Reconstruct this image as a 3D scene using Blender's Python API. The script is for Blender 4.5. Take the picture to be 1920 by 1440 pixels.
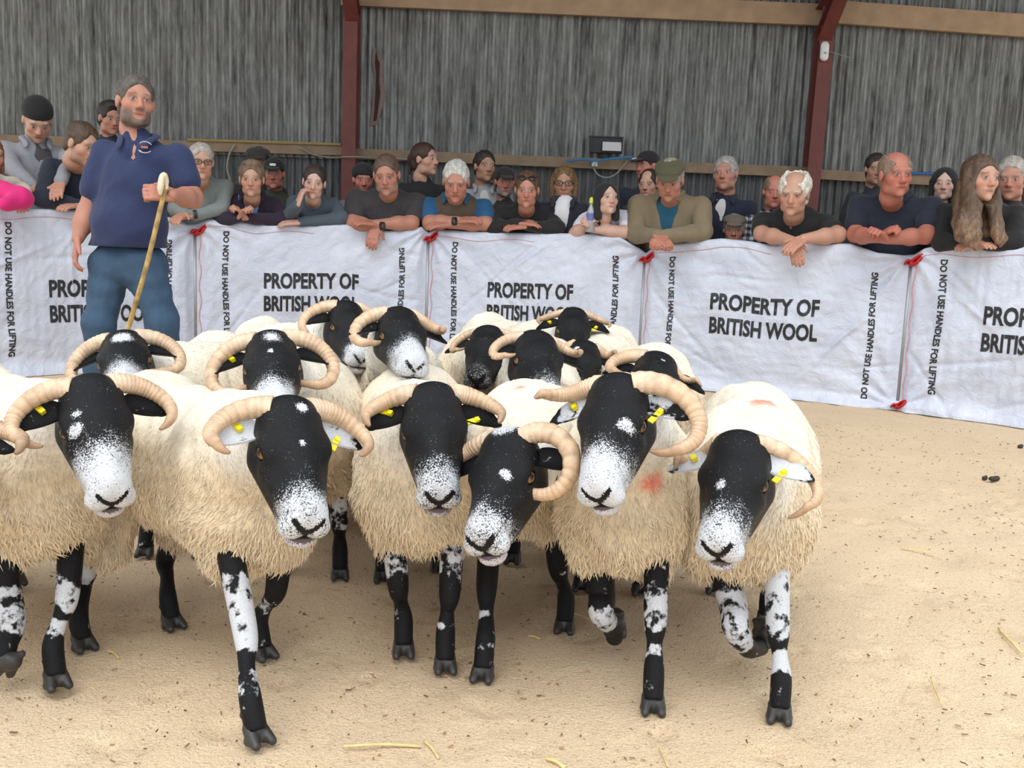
import bpy, bmesh, math, random
import numpy as np
from mathutils import Vector, Matrix

for _o in list(bpy.data.objects):
    bpy.data.objects.remove(_o)
SC = bpy.context.scene
COL = SC.collection
R = math.radians

# ------------------------------------------------------------------ camera
FPX, CAMH = 1860.0, 1.0
HORIZON, ROLL = 450.0, R(2.3)
PITCH = math.atan((720 - HORIZON) / FPX)
_fw = np.array([0, math.cos(PITCH), -math.sin(PITCH)])
_up0 = np.array([0, math.sin(PITCH), math.cos(PITCH)])
_x = np.array([1.0, 0, 0])
_rt = _x * math.cos(ROLL) + _up0 * math.sin(ROLL)
_up = _up0 * math.cos(ROLL) - _x * math.sin(ROLL)
CAM = np.array([0, 0, CAMH])
cd = bpy.data.cameras.new('camera')
cd.sensor_width = 36.0
cd.lens = FPX / 1920 * 36
cd.clip_start = 0.05
cam = bpy.data.objects.new('camera', cd)
COL.objects.link(cam)
cam.matrix_world = Matrix(((_rt[0], _up[0], -_fw[0], 0), (_rt[1], _up[1], -_fw[1], 0),
                           (_rt[2], _up[2], -_fw[2], CAMH), (0, 0, 0, 1)))
SC.camera = cam

# ------------------------------------------------------------------ light
SC.view_settings.view_transform = 'Standard'
SC.view_settings.look = 'None'
SC.view_settings.gamma = 1.0
SC.view_settings.use_curve_mapping = False
SC.view_settings.exposure = 0.62
w = bpy.data.worlds.new('overcast_sky')
SC.world = w
w.use_nodes = True
w.node_tree.nodes['Background'].inputs[0].default_value = (0.86, 0.94, 1.0, 1)
w.node_tree.nodes['Background'].inputs[1].default_value = 1.05
sd = bpy.data.lights.new('daylight', 'SUN')
sd.energy = 1.3
sd.angle = R(55)
sd.color = (1.0, 0.96, 0.9)
sun = bpy.data.objects.new('daylight', sd)
COL.objects.link(sun)
sun.rotation_euler = Vector((0.15, 0.62, -0.95)).to_track_quat('-Z', 'Y').to_euler()


# ------------------------------------------------------------------ pixel helpers
def ray(px, py):
    d = _fw + (px - 960) / FPX * _rt - (py - 720) / FPX * _up
    return d

def at(px, py, D):
    d = ray(px, py)
    return CAM + d * (D / d[1])

def ground(px, py, z=0.0):
    d = ray(px, py)
    return CAM + d * ((z - CAMH) / d[2])

def proj(p):
    v = np.asarray(p, float) - CAM
    z = v @ _fw
    return 960 + FPX * (v @ _rt) / z, 720 - FPX * (v @ _up) / z


# ------------------------------------------------------------------ materials
MATS = {}
def _new(name):
    m = bpy.data.materials.new(name)
    m.use_nodes = True
    nt = m.node_tree
    return m, nt, nt.nodes['Principled BSDF']

def N(nt, typ, **kw):
    n = nt.nodes.new(typ)
    for k, v in kw.items():
        if k in n.inputs.keys():
            n.inputs[k].default_value = v
        else:
            setattr(n, k, v)
    return n

def mat(name, rgb, rough=0.75, metal=0.0, var=0.12, scale=30.0, bump=0.0, bscale=None, sheen=0.0, alpha=None, trans=0.0):
    key = (name, tuple(rgb))
    if key in MATS:
        return MATS[key]
    m, nt, b = _new(name)
    tc = N(nt, 'ShaderNodeTexCoord')
    no = N(nt, 'ShaderNodeTexNoise', Scale=scale, Detail=4.0)
    nt.links.new(tc.outputs['Object'], no.inputs['Vector'])
    mix = N(nt, 'ShaderNodeMix', data_type='RGBA')
    c = np.array(rgb)
    mix.inputs[6].default_value = (*np.clip(c * (1 - var), 0, 1), 1)
    mix.inputs[7].default_value = (*np.clip(c * (1 + var), 0, 1), 1)
    nt.links.new(no.outputs[0], mix.inputs[0])
    nt.links.new(mix.outputs[2], b.inputs['Base Color'])
    b.inputs['Roughness'].default_value = rough
    b.inputs['Metallic'].default_value = metal
    if sheen:
        b.inputs['Sheen Weight'].default_value = sheen
    if trans:
        b.inputs['Transmission Weight'].default_value = trans
    if bump:
        n2 = N(nt, 'ShaderNodeTexNoise', Scale=bscale or scale * 3, Detail=3.0)
        nt.links.new(tc.outputs['Object'], n2.inputs['Vector'])
        bp = N(nt, 'ShaderNodeBump', Strength=bump, Distance=0.01)
        nt.links.new(n2.outputs[0], bp.inputs['Height'])
        nt.links.new(bp.outputs[0], b.inputs['Normal'])
    MATS[key] = m
    return m

def attr_mat(name, rough=0.8, var=0.1, scale=60.0, bump=0.0, bscale=200.0, sss=0.0, sheen=0.0):
    """colour comes from the mesh's own 'col' attribute (markings, skin tones)"""
    if name in MATS:
        return MATS[name]
    m, nt, b = _new(name)
    tc = N(nt, 'ShaderNodeTexCoord')
    at_ = N(nt, 'ShaderNodeAttribute', attribute_name='col')
    no = N(nt, 'ShaderNodeTexNoise', Scale=scale, Detail=4.0)
    nt.links.new(tc.outputs['Object'], no.inputs['Vector'])
    mr = N(nt, 'ShaderNodeMapRange')
    mr.inputs['From Min'].default_value = 0.25
    mr.inputs['From Max'].default_value = 0.75
    mr.inputs['To Min'].default_value = 1 - var
    mr.inputs['To Max'].default_value = 1 + var
    nt.links.new(no.outputs[0], mr.inputs['Value'])
    mul = N(nt, 'ShaderNodeVectorMath', operation='SCALE')
    nt.links.new(at_.outputs['Color'], mul.inputs[0])
    nt.links.new(mr.outputs[0], mul.inputs['Scale'])
    nt.links.new(mul.outputs[0], b.inputs['Base Color'])
    b.inputs['Roughness'].default_value = rough
    if sss:
        b.inputs['Subsurface Weight'].default_value = sss
        b.inputs['Subsurface Radius'].default_value = (0.012, 0.004, 0.002)
        b.inputs['Subsurface Scale'].default_value = 0.5
    if sheen:
        b.inputs['Sheen Weight'].default_value = sheen
    if bump:
        n2 = N(nt, 'ShaderNodeTexNoise', Scale=bscale, Detail=3.0)
        nt.links.new(tc.outputs['Object'], n2.inputs['Vector'])
        bp = N(nt, 'ShaderNodeBump', Strength=bump, Distance=0.004)
        nt.links.new(n2.outputs[0], bp.inputs['Height'])
        nt.links.new(bp.outputs[0], b.inputs['Normal'])
    MATS[name] = m
    return m


# ------------------------------------------------------------------ mesh building
def nrm(v):
    v = np.asarray(v, float)
    return v / (np.linalg.norm(v) + 1e-12)

class MB:
    """collects vertices and faces; build() links them as ONE mesh object"""
    def __init__(s):
        s.v, s.f, s.c, s.m = [], [], [], []
        s.n = 0
    def add(s, V, F, col=None, mi=0):
        V = np.asarray(V, float).reshape(-1, 3)
        s.v.append(V)
        for f in F:
            s.f.append([int(i) + s.n for i in f])
        s.m += [mi] * len(F)
        if col is None:
            col = (0.5, 0.5, 0.5)
        col = np.asarray(col, float)
        s.c.append(np.tile(col, (len(V), 1)) if col.ndim == 1 else col)
        s.n += len(V)
        return s
    def box(s, c, size, rot=None, col=None, mi=0):
        x, y, z = np.array(size) / 2
        V = np.array([(-x, -y, -z), (x, -y, -z), (x, y, -z), (-x, y, -z), (-x, -y, z), (x, -y, z), (x, y, z), (-x, y, z)])
        if rot is not None:
            V = V @ np.asarray(rot).T
        return s.add(V + np.asarray(c), [(0, 3, 2, 1), (4, 5, 6, 7), (0, 1, 5, 4), (1, 2, 6, 5), (2, 3, 7, 6), (3, 0, 4, 7)], col, mi)
    def tube(s, pts, rad, n=8, col=None, cap=True, mi=0, flat=None):
        pts = np.asarray(pts, float)
        m = len(pts)
        rad = np.broadcast_to(np.asarray(rad, float), (m,)) if np.ndim(rad) <= 1 else rad
        t = np.gradient(pts, axis=0)
        t /= np.linalg.norm(t, axis=1)[:, None] + 1e-12
        up = np.array([0, 0, 1.0]) if abs(t[0][2]) < 0.9 else np.array([0, 1.0, 0])
        a = nrm(np.cross(up, t[0]))
        A = np.linspace(0, 2 * math.pi, n, endpoint=False)
        V = []
        for i in range(m):
            a = nrm(a - t[i] * (a @ t[i]))
            b = np.cross(t[i], a)
            fb = 1.0 if flat is None else flat
            V.append(pts[i] + rad[i] * (np.cos(A)[:, None] * a + fb * np.sin(A)[:, None] * b))
        V = np.concatenate(V)
        F = []
        for i in range(m - 1):
            for j in range(n):
                k = (j + 1) % n
                F.append((i * n + j, i * n + k, (i + 1) * n + k, (i + 1) * n + j))
        if cap:
            F.append(tuple(range(n))[::-1])
            F.append(tuple((m - 1) * n + j for j in range(n)))
        c = None
        if col is not None:
            c = np.asarray(col, float)
            if c.ndim == 2:
                c = np.repeat(c, n, axis=0)
        return s.add(V, F, c, mi)
    def build(s, name, mats, parent=None, smooth=True, origin=None):
        V = np.concatenate(s.v) if s.v else np.zeros((0, 3))
        if origin is None:
            origin = ORI.get(parent, np.zeros(3)) if parent is not None else np.zeros(3)
        V = V - np.asarray(origin)
        me = bpy.data.meshes.new(name)
        me.from_pydata(V.tolist(), [], s.f)
        me.validate(clean_customdata=False)
        ca = me.color_attributes.new('col', 'FLOAT_COLOR', 'POINT')
        c = np.concatenate(s.c)
        if len(ca.data) == len(c):
            ca.data.foreach_set('color', np.hstack([c, np.ones((len(c), 1))]).astype(np.float32).ravel())
        if not isinstance(mats, (list, tuple)):
            mats = [mats]
        for m in mats:
            me.materials.append(m)
        if len(mats) > 1 and len(me.polygons) == len(s.m):
            me.polygons.foreach_set('material_index', np.array(s.m, np.int32))
        if smooth:
            me.polygons.foreach_set('use_smooth', np.ones(len(me.polygons), bool))
        me.update()
        o = bpy.data.objects.new(name, me)
        COL.objects.link(o)
        if parent is not None:
            o.parent = parent
            ORI[o] = np.asarray(origin)
        else:
            o.location = origin
            ORI[o] = np.asarray(origin)
        return o

ORI = {}
def fast_mesh(name, V, quads, cols, mats, parent, origin, mi=None):
    """numpy arrays straight into a mesh (tris or quads)"""
    me = bpy.data.meshes.new(name)
    V = np.asarray(V, float) - np.asarray(origin)
    k = quads.shape[1]
    me.vertices.add(len(V)); me.loops.add(len(quads) * k); me.polygons.add(len(quads))
    me.vertices.foreach_set('co', V.astype(np.float32).ravel())
    me.loops.foreach_set('vertex_index', quads.astype(np.int32).ravel())
    me.polygons.foreach_set('loop_start', np.arange(0, len(quads) * k, k, dtype=np.int32))
    me.polygons.foreach_set('use_smooth', np.ones(len(quads), bool))
    me.update(calc_edges=True)
    ca = me.color_attributes.new('col', 'FLOAT_COLOR', 'POINT')
    ca.data.foreach_set('color', np.hstack([cols, np.ones((len(cols), 1))]).astype(np.float32).ravel())
    if not isinstance(mats, (list, tuple)):
        mats = [mats]
    for m in mats:
        me.materials.append(m)
    if mi is not None:
        me.polygons.foreach_set('material_index', np.asarray(mi, np.int32))
    o = bpy.data.objects.new(name, me)
    COL.objects.link(o)
    if parent is not None:
        o.parent = parent
    else:
        o.location = origin
    ORI[o] = np.asarray(origin)
    return o

def empty(name, loc):
    o = bpy.data.objects.new(name, None)
    COL.objects.link(o)
    o.location = loc
    o.empty_display_size = 0.1
    ORI[o] = np.array(loc, float)
    return o

def tag(o, label=None, cat=None, group=None, kind=None):
    if label: o['label'] = label
    if cat: o['category'] = cat
    if group: o['group'] = group
    if kind: o['kind'] = kind
    return o

def spline(pts, n):
    """Catmull-Rom through points (rows may hold extra columns)"""
    P = np.asarray(pts, float)
    P = np.vstack([2 * P[0] - P[1], P, 2 * P[-1] - P[-2]])
    m = len(P) - 3
    t = np.linspace(0, m - 1e-9, n)
    i = t.astype(int); u = (t - i)[:, None]
    a, b, c, d = P[i], P[i + 1], P[i + 2], P[i + 3]
    return 0.5 * (2 * b + (c - a) * u + (2 * a - 5 * b + 4 * c - d) * u ** 2 + (3 * b - a - 3 * c + d) * u ** 3)

def wob(P, f, seed=0):
    """cheap smooth pseudo-noise in -1..1"""
    rs = np.random.RandomState(seed)
    out = np.zeros(len(P))
    for k in range(5):
        d = rs.normal(size=3); d /= np.linalg.norm(d)
        out += np.sin(P @ d * f * (0.7 + 0.35 * k) + rs.rand() * 6.28 + 1.3 * np.sin(P @ rs.normal(size=3) * f * 0.5))
    return out / 5 * 1.6


# ------------------------------------------------------------------ blended-surface modelling
def surface_nets(S, org, h):
    nx, ny, nz = S.shape
    c = S < 0
    cnt = np.zeros((nx - 1, ny - 1, nz - 1), np.int8)
    for dx in (0, 1):
        for dy in (0, 1):
            for dz in (0, 1):
                cnt += c[dx:nx - 1 + dx, dy:ny - 1 + dy, dz:nz - 1 + dz]
    I = np.argwhere((cnt > 0) & (cnt < 8))
    idx = -np.ones(cnt.shape, np.int64)
    idx[tuple(I.T)] = np.arange(len(I))
    acc = np.zeros((len(I), 3)); num = np.zeros(len(I))
    cor = [(0, 0, 0), (1, 0, 0), (0, 1, 0), (1, 1, 0), (0, 0, 1), (1, 0, 1), (0, 1, 1), (1, 1, 1)]
    val = [S[I[:, 0] + a, I[:, 1] + b, I[:, 2] + d] for a, b, d in cor]
    for p in range(8):
        for ax in range(3):
            if cor[p][ax] == 0:
                q = p + (1 << ax)
                s0, s1 = val[p], val[q]
                x = (s0 < 0) != (s1 < 0)
                if not x.any():
                    continue
                t = s0[x] / (s0[x] - s1[x])
                pt = np.tile(np.array(cor[p], float), (x.sum(), 1))
                pt[:, ax] += t
                acc[x] += pt; num[x] += 1
    V = org + h * (I + acc / num[:, None])
    Q = []
    for ax in range(3):
        sl0 = [slice(None)] * 3; sl1 = [slice(None)] * 3
        sl0[ax] = slice(0, -1); sl1[ax] = slice(1, None)
        a, b = c[tuple(sl0)], c[tuple(sl1)]
        E = np.argwhere(a != b)
        u, v = (ax + 1) % 3, (ax + 2) % 3
        ok = (E[:, u] > 0) & (E[:, v] > 0) & (E[:, u] < S.shape[u] - 1) & (E[:, v] < S.shape[v] - 1)
        E = E[ok]
        ins = a[tuple(E.T)]
        q = []
        for du, dv in ((-1, -1), (0, -1), (0, 0), (-1, 0)):
            K = E.copy(); K[:, u] += du; K[:, v] += dv
            q.append(idx[tuple(K.T)])
        q = np.stack(q, 1)
        q[~ins] = q[~ins][:, ::-1]
        Q.append(q)
    return V, np.concatenate(Q)

class Blob:
    """smooth union / subtraction of ellipsoids and round cones"""
    def __init__(s, k=0.02):
        s.p = []; s.k = k
    def ell(s, c, r, rot=None, k=None, sub=False):
        r = np.broadcast_to(np.asarray(r, float), (3,))
        s.p.append(('e', np.asarray(c, float), r, None if rot is None else np.asarray(rot, float), s.k if k is None else k, sub)); return s
    def cone(s, a, b, ra, rb=None, k=None, sub=False, flat=None):
        s.p.append(('c', np.asarray(a, float), np.asarray(b, float), (ra, ra if rb is None else rb), s.k if k is None else k, sub)); return s
    def chain(s, pts, rad, k=None, sub=False):
        for i in range(len(pts) - 1):
            s.cone(pts[i], pts[i + 1], rad[i], rad[i + 1], k, sub)
        return s
    def _bb(s, p):
        if p[0] == 'e':
            m = p[2] if p[3] is None else np.full(3, p[2].max())
            return p[1] - m, p[1] + m
        r = max(p[3])
        return np.minimum(p[1], p[2]) - r, np.maximum(p[1], p[2]) + r
    def mesh(s, h, disp=None, clip=None):
        bb = [s._bb(p) for p in s.p if not p[5]]
        lo = np.min([b[0] for b in bb], 0) - 3 * h
        hi = np.max([b[1] for b in bb], 0) + 3 * h
        if clip is not None:
            lo = np.maximum(lo, clip[0]); hi = np.minimum(hi, clip[1])
        n = np.ceil((hi - lo) / h).astype(int) + 1
        S = np.full(n, 0.5, np.float32)
        ax = [lo[i] + h * np.arange(n[i]) for i in range(3)]
        for p in s.p:
            k = p[4]
            b0, b1 = s._bb(p)
            mg = k + 3 * h
            i0 = np.clip(np.floor((b0 - mg - lo) / h).astype(int), 0, n)
            i1 = np.clip(np.ceil((b1 + mg - lo) / h).astype(int) + 1, 0, n)
            if (i1 <= i0).any():
                continue
            X, Y, Z = np.meshgrid(ax[0][i0[0]:i1[0]], ax[1][i0[1]:i1[1]], ax[2][i0[2]:i1[2]], indexing='ij', sparse=p[3] is None)
            if p[0] == 'e':
                if p[3] is None:
                    q = ((X - p[1][0]), (Y - p[1][1]), (Z - p[1][2]))
                else:
                    P = np.stack([X - p[1][0], Y - p[1][1], Z - p[1][2]], -1) @ p[3]
                    q = (P[..., 0], P[..., 1], P[..., 2])
                r = p[2]
                k0 = np.sqrt((q[0] / r[0]) ** 2 + (q[1] / r[1]) ** 2 + (q[2] / r[2]) ** 2)
                k1 = np.sqrt((q[0] / r[0] ** 2) ** 2 + (q[1] / r[1] ** 2) ** 2 + (q[2] / r[2] ** 2) ** 2) + 1e-9
                d = k0 * (k0 - 1) / k1
            else:
                a, b = p[1], p[2]
                ba = b - a; L2 = ba @ ba + 1e-12
                px, py, pz = X - a[0], Y - a[1], Z - a[2]
                t = np.clip((px * ba[0] + py * ba[1] + pz * ba[2]) / L2, 0, 1)
                d = np.sqrt((px - t * ba[0]) ** 2 + (py - t * ba[1]) ** 2 + (pz - t * ba[2]) ** 2) - (p[3][0] + (p[3][1] - p[3][0]) * t)
            sl = (slice(i0[0], i1[0]), slice(i0[1], i1[1]), slice(i0[2], i1[2]))
            cur = S[sl]
            if p[5]:
                d = -d
                hh = np.clip(0.5 + 0.5 * (cur - d) / max(k, 1e-6), 0, 1)
                S[sl] = d + (cur - d) * hh + k * hh * (1 - hh)
            else:
                hh = np.clip(0.5 + 0.5 * (cur - d) / max(k, 1e-6), 0, 1)
                S[sl] = cur + (d - cur) * hh - k * hh * (1 - hh)
        if disp is not None:
            G = np.stack(np.meshgrid(*ax, indexing='ij'), -1).reshape(-1, 3)
            near = np.abs(S.ravel()) < 0.06
            f = np.zeros(S.size, np.float32)
            f[near] = disp(G[near])
            S = S + f.reshape(S.shape)
        S[0] = S[-1] = 0.5; S[:, 0] = S[:, -1] = 0.5; S[:, :, 0] = S[:, :, -1] = 0.5
        return surface_nets(S, lo, h)

def vnormals(V, Q):
    if Q.shape[1] == 4:
        n = np.cross(V[Q[:, 2]] - V[Q[:, 0]], V[Q[:, 3]] - V[Q[:, 1]])
    else:
        n = np.cross(V[Q[:, 1]] - V[Q[:, 0]], V[Q[:, 2]] - V[Q[:, 0]])
    out = np.zeros_like(V)
    for j in range(Q.shape[1]):
        np.add.at(out, Q[:, j], n)
    return out / (np.linalg.norm(out, axis=1)[:, None] + 1e-12)

def sm(a, b, x):
    t = np.clip((x - a) / (b - a), 0, 1)
    return t * t * (3 - 2 * t)

def mixc(c, d, m):
    return c * (1 - m[:, None]) + np.asarray(d) * m[:, None]
# =================================================================== THE SETTING
# ---- sawdust floor
def floor_mat():
    m, nt, b = _new('sawdust')
    tc = N(nt, 'ShaderNodeTexCoord')
    def noise(s, d=4.0, r=0.55, dist=0.0):
        n = N(nt, 'ShaderNodeTexNoise', Scale=s, Detail=d, Roughness=r, Distortion=dist)
        nt.links.new(tc.outputs['Object'], n.inputs['Vector'])
        return n
    def ramp(src, p0, p1, top):
        r = N(nt, 'ShaderNodeValToRGB')
        r.color_ramp.elements[0].position = p0; r.color_ramp.elements[0].color = (0, 0, 0, 1)
        r.color_ramp.elements[1].position = p1; r.color_ramp.elements[1].color = (top, top, top, 1)
        nt.links.new(src.outputs[0], r.inputs[0]); return r
    n1, n2, n3, n4, n5 = noise(1.3, 5), noise(62.0, 4.0, 0.65, .6), noise(260.0, 2.0), noise(7.5, 6.0, 0.72, .8), noise(120.0, 3.0, .7)
    base = N(nt, 'ShaderNodeMix', data_type='RGBA')
    base.inputs[6].default_value = (0.63, 0.465, 0.30, 1)
    base.inputs[7].default_value = (0.81, 0.64, 0.45, 1)
    nt.links.new(n1.outputs[0], base.inputs[0])
    fine = N(nt, 'ShaderNodeMapRange')
    for k, v in zip(('From Min', 'From Max', 'To Min', 'To Max'), (0.3, 0.7, 0.80, 1.14)):
        fine.inputs[k].default_value = v
    nt.links.new(n3.outputs[0], fine.inputs['Value'])
    mul = N(nt, 'ShaderNodeVectorMath', operation='SCALE')
    nt.links.new(base.outputs[2], mul.inputs[0]); nt.links.new(fine.outputs[0], mul.inputs['Scale'])
    cur = mul.outputs[0]
    for rr, col in ((ramp(n4, .56, .80, .62), (0.34, 0.25, 0.165)), (ramp(n2, .62, .72, .7), (0.24, 0.16, 0.095)), (ramp(n5, .615, .70, .65), (0.16, 0.11, 0.07))):
        mx = N(nt, 'ShaderNodeMix', data_type='RGBA'); mx.inputs[7].default_value = (*col, 1)
        nt.links.new(rr.outputs[0], mx.inputs[0]); nt.links.new(cur, mx.inputs[6]); cur = mx.outputs[2]
    nt.links.new(cur, b.inputs['Base Color'])
    b.inputs['Roughness'].default_value = 0.95
    b.inputs['Specular IOR Level'].default_value = 0.1
    bp = N(nt, 'ShaderNodeBump', Strength=0.32, Distance=0.03)
    nt.links.new(n4.outputs[0], bp.inputs['Height'])
    bp2 = N(nt, 'ShaderNodeBump', Strength=0.8, Distance=0.008)
    nt.links.new(n5.outputs[0], bp2.inputs['Height']); nt.links.new(bp.outputs[0], bp2.inputs['Normal'])
    nt.links.new(bp2.outputs[0], b.inputs['Normal'])
    return m

_rs = np.random.RandomState(8)
PRINTS = np.column_stack([_rs.uniform(-2.4, 2.8, 420), 1.25 + 4.4 * _rs.rand(420), _rs.uniform(.018, .045, 420), _rs.rand(420) * 3.14])
def floor_z(x, y):
    P = np.stack([x, y, 0 * x], 1)
    z = 0.006 * wob(P, 6.0, 1) + 0.005 * wob(P, 19.0, 2)
    z = np.minimum(z, 0.004) - 0.004
    for px, py, r, a in PRINTS:                      # old hoof prints
        k = np.where((np.abs(x - px) < .14) & (np.abs(y - py) < .14))[0]
        if len(k):
            dx, dy = x[k] - px, y[k] - py
            u, v = dx * math.cos(a) + dy * math.sin(a), -dx * math.sin(a) + dy * math.cos(a)
            q = (u / r) ** 2 + (v / (r * .65)) ** 2
            z[k] += -.012 * np.exp(-q ** 2) + .004 * np.exp(-(q - 2.2) ** 2)
    return z

def make_floor():
    xs = np.concatenate([np.linspace(-14, -2.6, 14)[:-1], np.arange(-2.6, 2.9, 0.021), np.linspace(2.9, 14, 14)])
    ys = np.concatenate([np.linspace(-6, 1.0, 6)[:-1], np.arange(1.0, 4.4, 0.021), np.linspace(4.4, 13, 30)])
    X, Y = np.meshgrid(xs, ys, indexing='ij')
    V = np.stack([X.ravel(), Y.ravel(), floor_z(X.ravel(), Y.ravel())], 1)
    nx, ny = len(xs), len(ys)
    i, j = np.meshgrid(np.arange(nx - 1), np.arange(ny - 1), indexing='ij')
    a = (i * ny + j).ravel()
    Q = np.stack([a, a + ny, a + ny + 1, a + 1], 1)
    o = fast_mesh('floor', V, Q, np.full((len(V), 3), 0.5), floor_mat(), None, (0, 0, 0))
    tag(o, kind='structure')
make_floor()

# ---- loose chaff, straws and droppings on the sawdust
def make_chaff():
    rs = np.random.RandomState(5)
    mb = MB()
    n = 4200
    x = rs.uniform(-2.4, 2.8, n); y = 1.2 + 4.6 * rs.rand(n) ** 1.4
    for i in range(n):
        L = .0025 + .013 * rs.rand() ** 2.2; W = rs.uniform(0.001, 0.0034)
        a = rs.rand() * 6.28
        rot = np.array([[math.cos(a), -math.sin(a), 0], [math.sin(a), math.cos(a), 0], [0, 0, 1]])
        c = np.array([0.30, 0.19, 0.10]) * rs.uniform(0.35, 1.5)
        mb.box((x[i], y[i], 0.0), (L, W, 0.0025), rot, col=c)
    tag(mb.build('wood_chips', attr_mat('chaff'), smooth=False), 'dark wood chips and crumbs scattered over the sawdust', 'wood chips', kind='stuff')
    for k, (p, q, r) in enumerate([((645, 1402), (790, 1402), .003), ((795, 1392), (822, 1424), .0025), ((1872, 1180), (1915, 1226), .0035),
                                   ((1745, 1272), (1765, 1322), .002), ((1025, 1425), (1058, 1442), .004), ((1690, 1030), (1750, 1040), .0025),
                                   ((990, 1195), (1012, 1200), .0025), ((200, 1222), (222, 1236), .0025), ((1075, 1152), (1110, 1166), .0025), ((1236, 1405), (1252, 1440), .002)]):
        a, b = ground(*p), ground(*q)
        mid = (a + b) / 2 + np.array([0, 0.006, 0.004])
        mb = MB().tube(spline([a + (0, 0, .003), mid, b + (0, 0, .003)], 8), r, 5, col=(0.72, 0.55, 0.25))
        tag(mb.build('straw', attr_mat('straw', var=0.2)), 'single stalk of yellow straw lying on the sawdust floor', 'straw', 'straws on the sawdust')
    for k, (px, py, s) in enumerate([(1862, 901, .022), (1845, 900, .012), (1912, 840, .014)]):
        c = ground(px, py)
        B = Blob(.008).ell(c + (0, 0, .008), (s, s * .6, .012)).ell(c + (s * .9, .005, .010), (s * .6, s * .5, .012))
        V, Q = B.mesh(0.004)
        o = fast_mesh('dropping', V, Q, np.tile((.03, .022, .016), (len(V), 1)), attr_mat('dung', rough=.6), None, c * (1, 1, 0))
        tag(o, 'small dark sheep dropping on the open sawdust', 'dropping', 'droppings on the sawdust')
make_chaff()

# ---- corrugated iron
def iron_mat(name, dark, light, streak=1.0):
    m, nt, b = _new(name)
    tc = N(nt, 'ShaderNodeTexCoord')
    oi = N(nt, 'ShaderNodeObjectInfo')
    off = N(nt, 'ShaderNodeVectorMath', operation='SCALE'); off.inputs['Scale'].default_value = 37.0
    cmb = N(nt, 'ShaderNodeCombineXYZ')
    nt.links.new(oi.outputs['Random'], cmb.inputs[0]); nt.links.new(oi.outputs['Random'], cmb.inputs[2])
    nt.links.new(cmb.outputs[0], off.inputs[0])
    add = N(nt, 'ShaderNodeVectorMath', operation='ADD')
    nt.links.new(tc.outputs['Object'], add.inputs[0]); nt.links.new(off.outputs[0], add.inputs[1])
    mp = N(nt, 'ShaderNodeMapping'); mp.inputs['Scale'].default_value = (14, 14, 0.9)
    nt.links.new(add.outputs[0], mp.inputs[0])
    n1 = N(nt, 'ShaderNodeTexNoise', Scale=1.0, Detail=6.0, Roughness=0.62)
    nt.links.new(mp.outputs[0], n1.inputs['Vector'])
    mp2 = N(nt, 'ShaderNodeMapping'); mp2.inputs['Scale'].default_value = (30, 30, 5)
    nt.links.new(add.outputs[0], mp2.inputs[0])
    n2 = N(nt, 'ShaderNodeTexNoise', Scale=1.0, Detail=5.0, Roughness=0.7)
    nt.links.new(mp2.outputs[0], n2.inputs['Vector'])
    n3 = N(nt, 'ShaderNodeTexNoise', Scale=1.3, Detail=3.0)
    nt.links.new(add.outputs[0], n3.inputs['Vector'])
    cr = N(nt, 'ShaderNodeValToRGB')
    cr.color_ramp.elements[0].position = 0.36; cr.color_ramp.elements[0].color = (*dark, 1)
    cr.color_ramp.elements[1].position = 0.70; cr.color_ramp.elements[1].color = (*light, 1)
    mx = N(nt, 'ShaderNodeMath', operation='MULTIPLY_ADD'); mx.inputs[1].default_value = 0.42
    nt.links.new(n2.outputs[0], mx.inputs[0])
    m6 = N(nt, 'ShaderNodeMath', operation='MULTIPLY'); m6.inputs[1].default_value = 0.58
    nt.links.new(n1.outputs[0], m6.inputs[0]); nt.links.new(m6.outputs[0], mx.inputs[2])
    nt.links.new(mx.outputs[0], cr.inputs[0])
    rust = N(nt, 'ShaderNodeValToRGB')
    rust.color_ramp.elements[0].position = 0.55; rust.color_ramp.elements[0].color = (0, 0, 0, 1)
    rust.color_ramp.elements[1].position = 0.85; rust.color_ramp.elements[1].color = (0.55, 0.55, 0.55, 1)
    nt.links.new(n3.outputs[0], rust.inputs[0])
    mr = N(nt, 'ShaderNodeMix', data_type='RGBA'); mr.inputs[7].default_value = (0.10, 0.065, 0.045, 1)
    nt.links.new(rust.outputs[0], mr.inputs[0]); nt.links.new(cr.outputs[0], mr.inputs[6])
    nt.links.new(mr.outputs[2], b.inputs['Base Color'])
    b.inputs['Metallic'].default_value = 0.25
    b.inputs['Roughness'].default_value = 0.55
    return m
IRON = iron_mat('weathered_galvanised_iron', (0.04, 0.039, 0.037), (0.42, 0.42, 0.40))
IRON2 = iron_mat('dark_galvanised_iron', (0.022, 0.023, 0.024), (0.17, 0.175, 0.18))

WALL_Y = 10.15
def corr_sheet(W, H, pitch=0.0762, amp=0.0125, seed=0):
    n = int(round(W / pitch * 8)) + 1
    x = np.linspace(0, W, n)
    y = amp * np.cos(x / pitch * 2 * math.pi)
    V = np.concatenate([np.stack([x, y, np.zeros(n)], 1), np.stack([x, y, np.full(n, H)], 1)])
    Q = np.array([(i, i + 1, n + i + 1, n + i) for i in range(n - 1)])
    return V, Q

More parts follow.
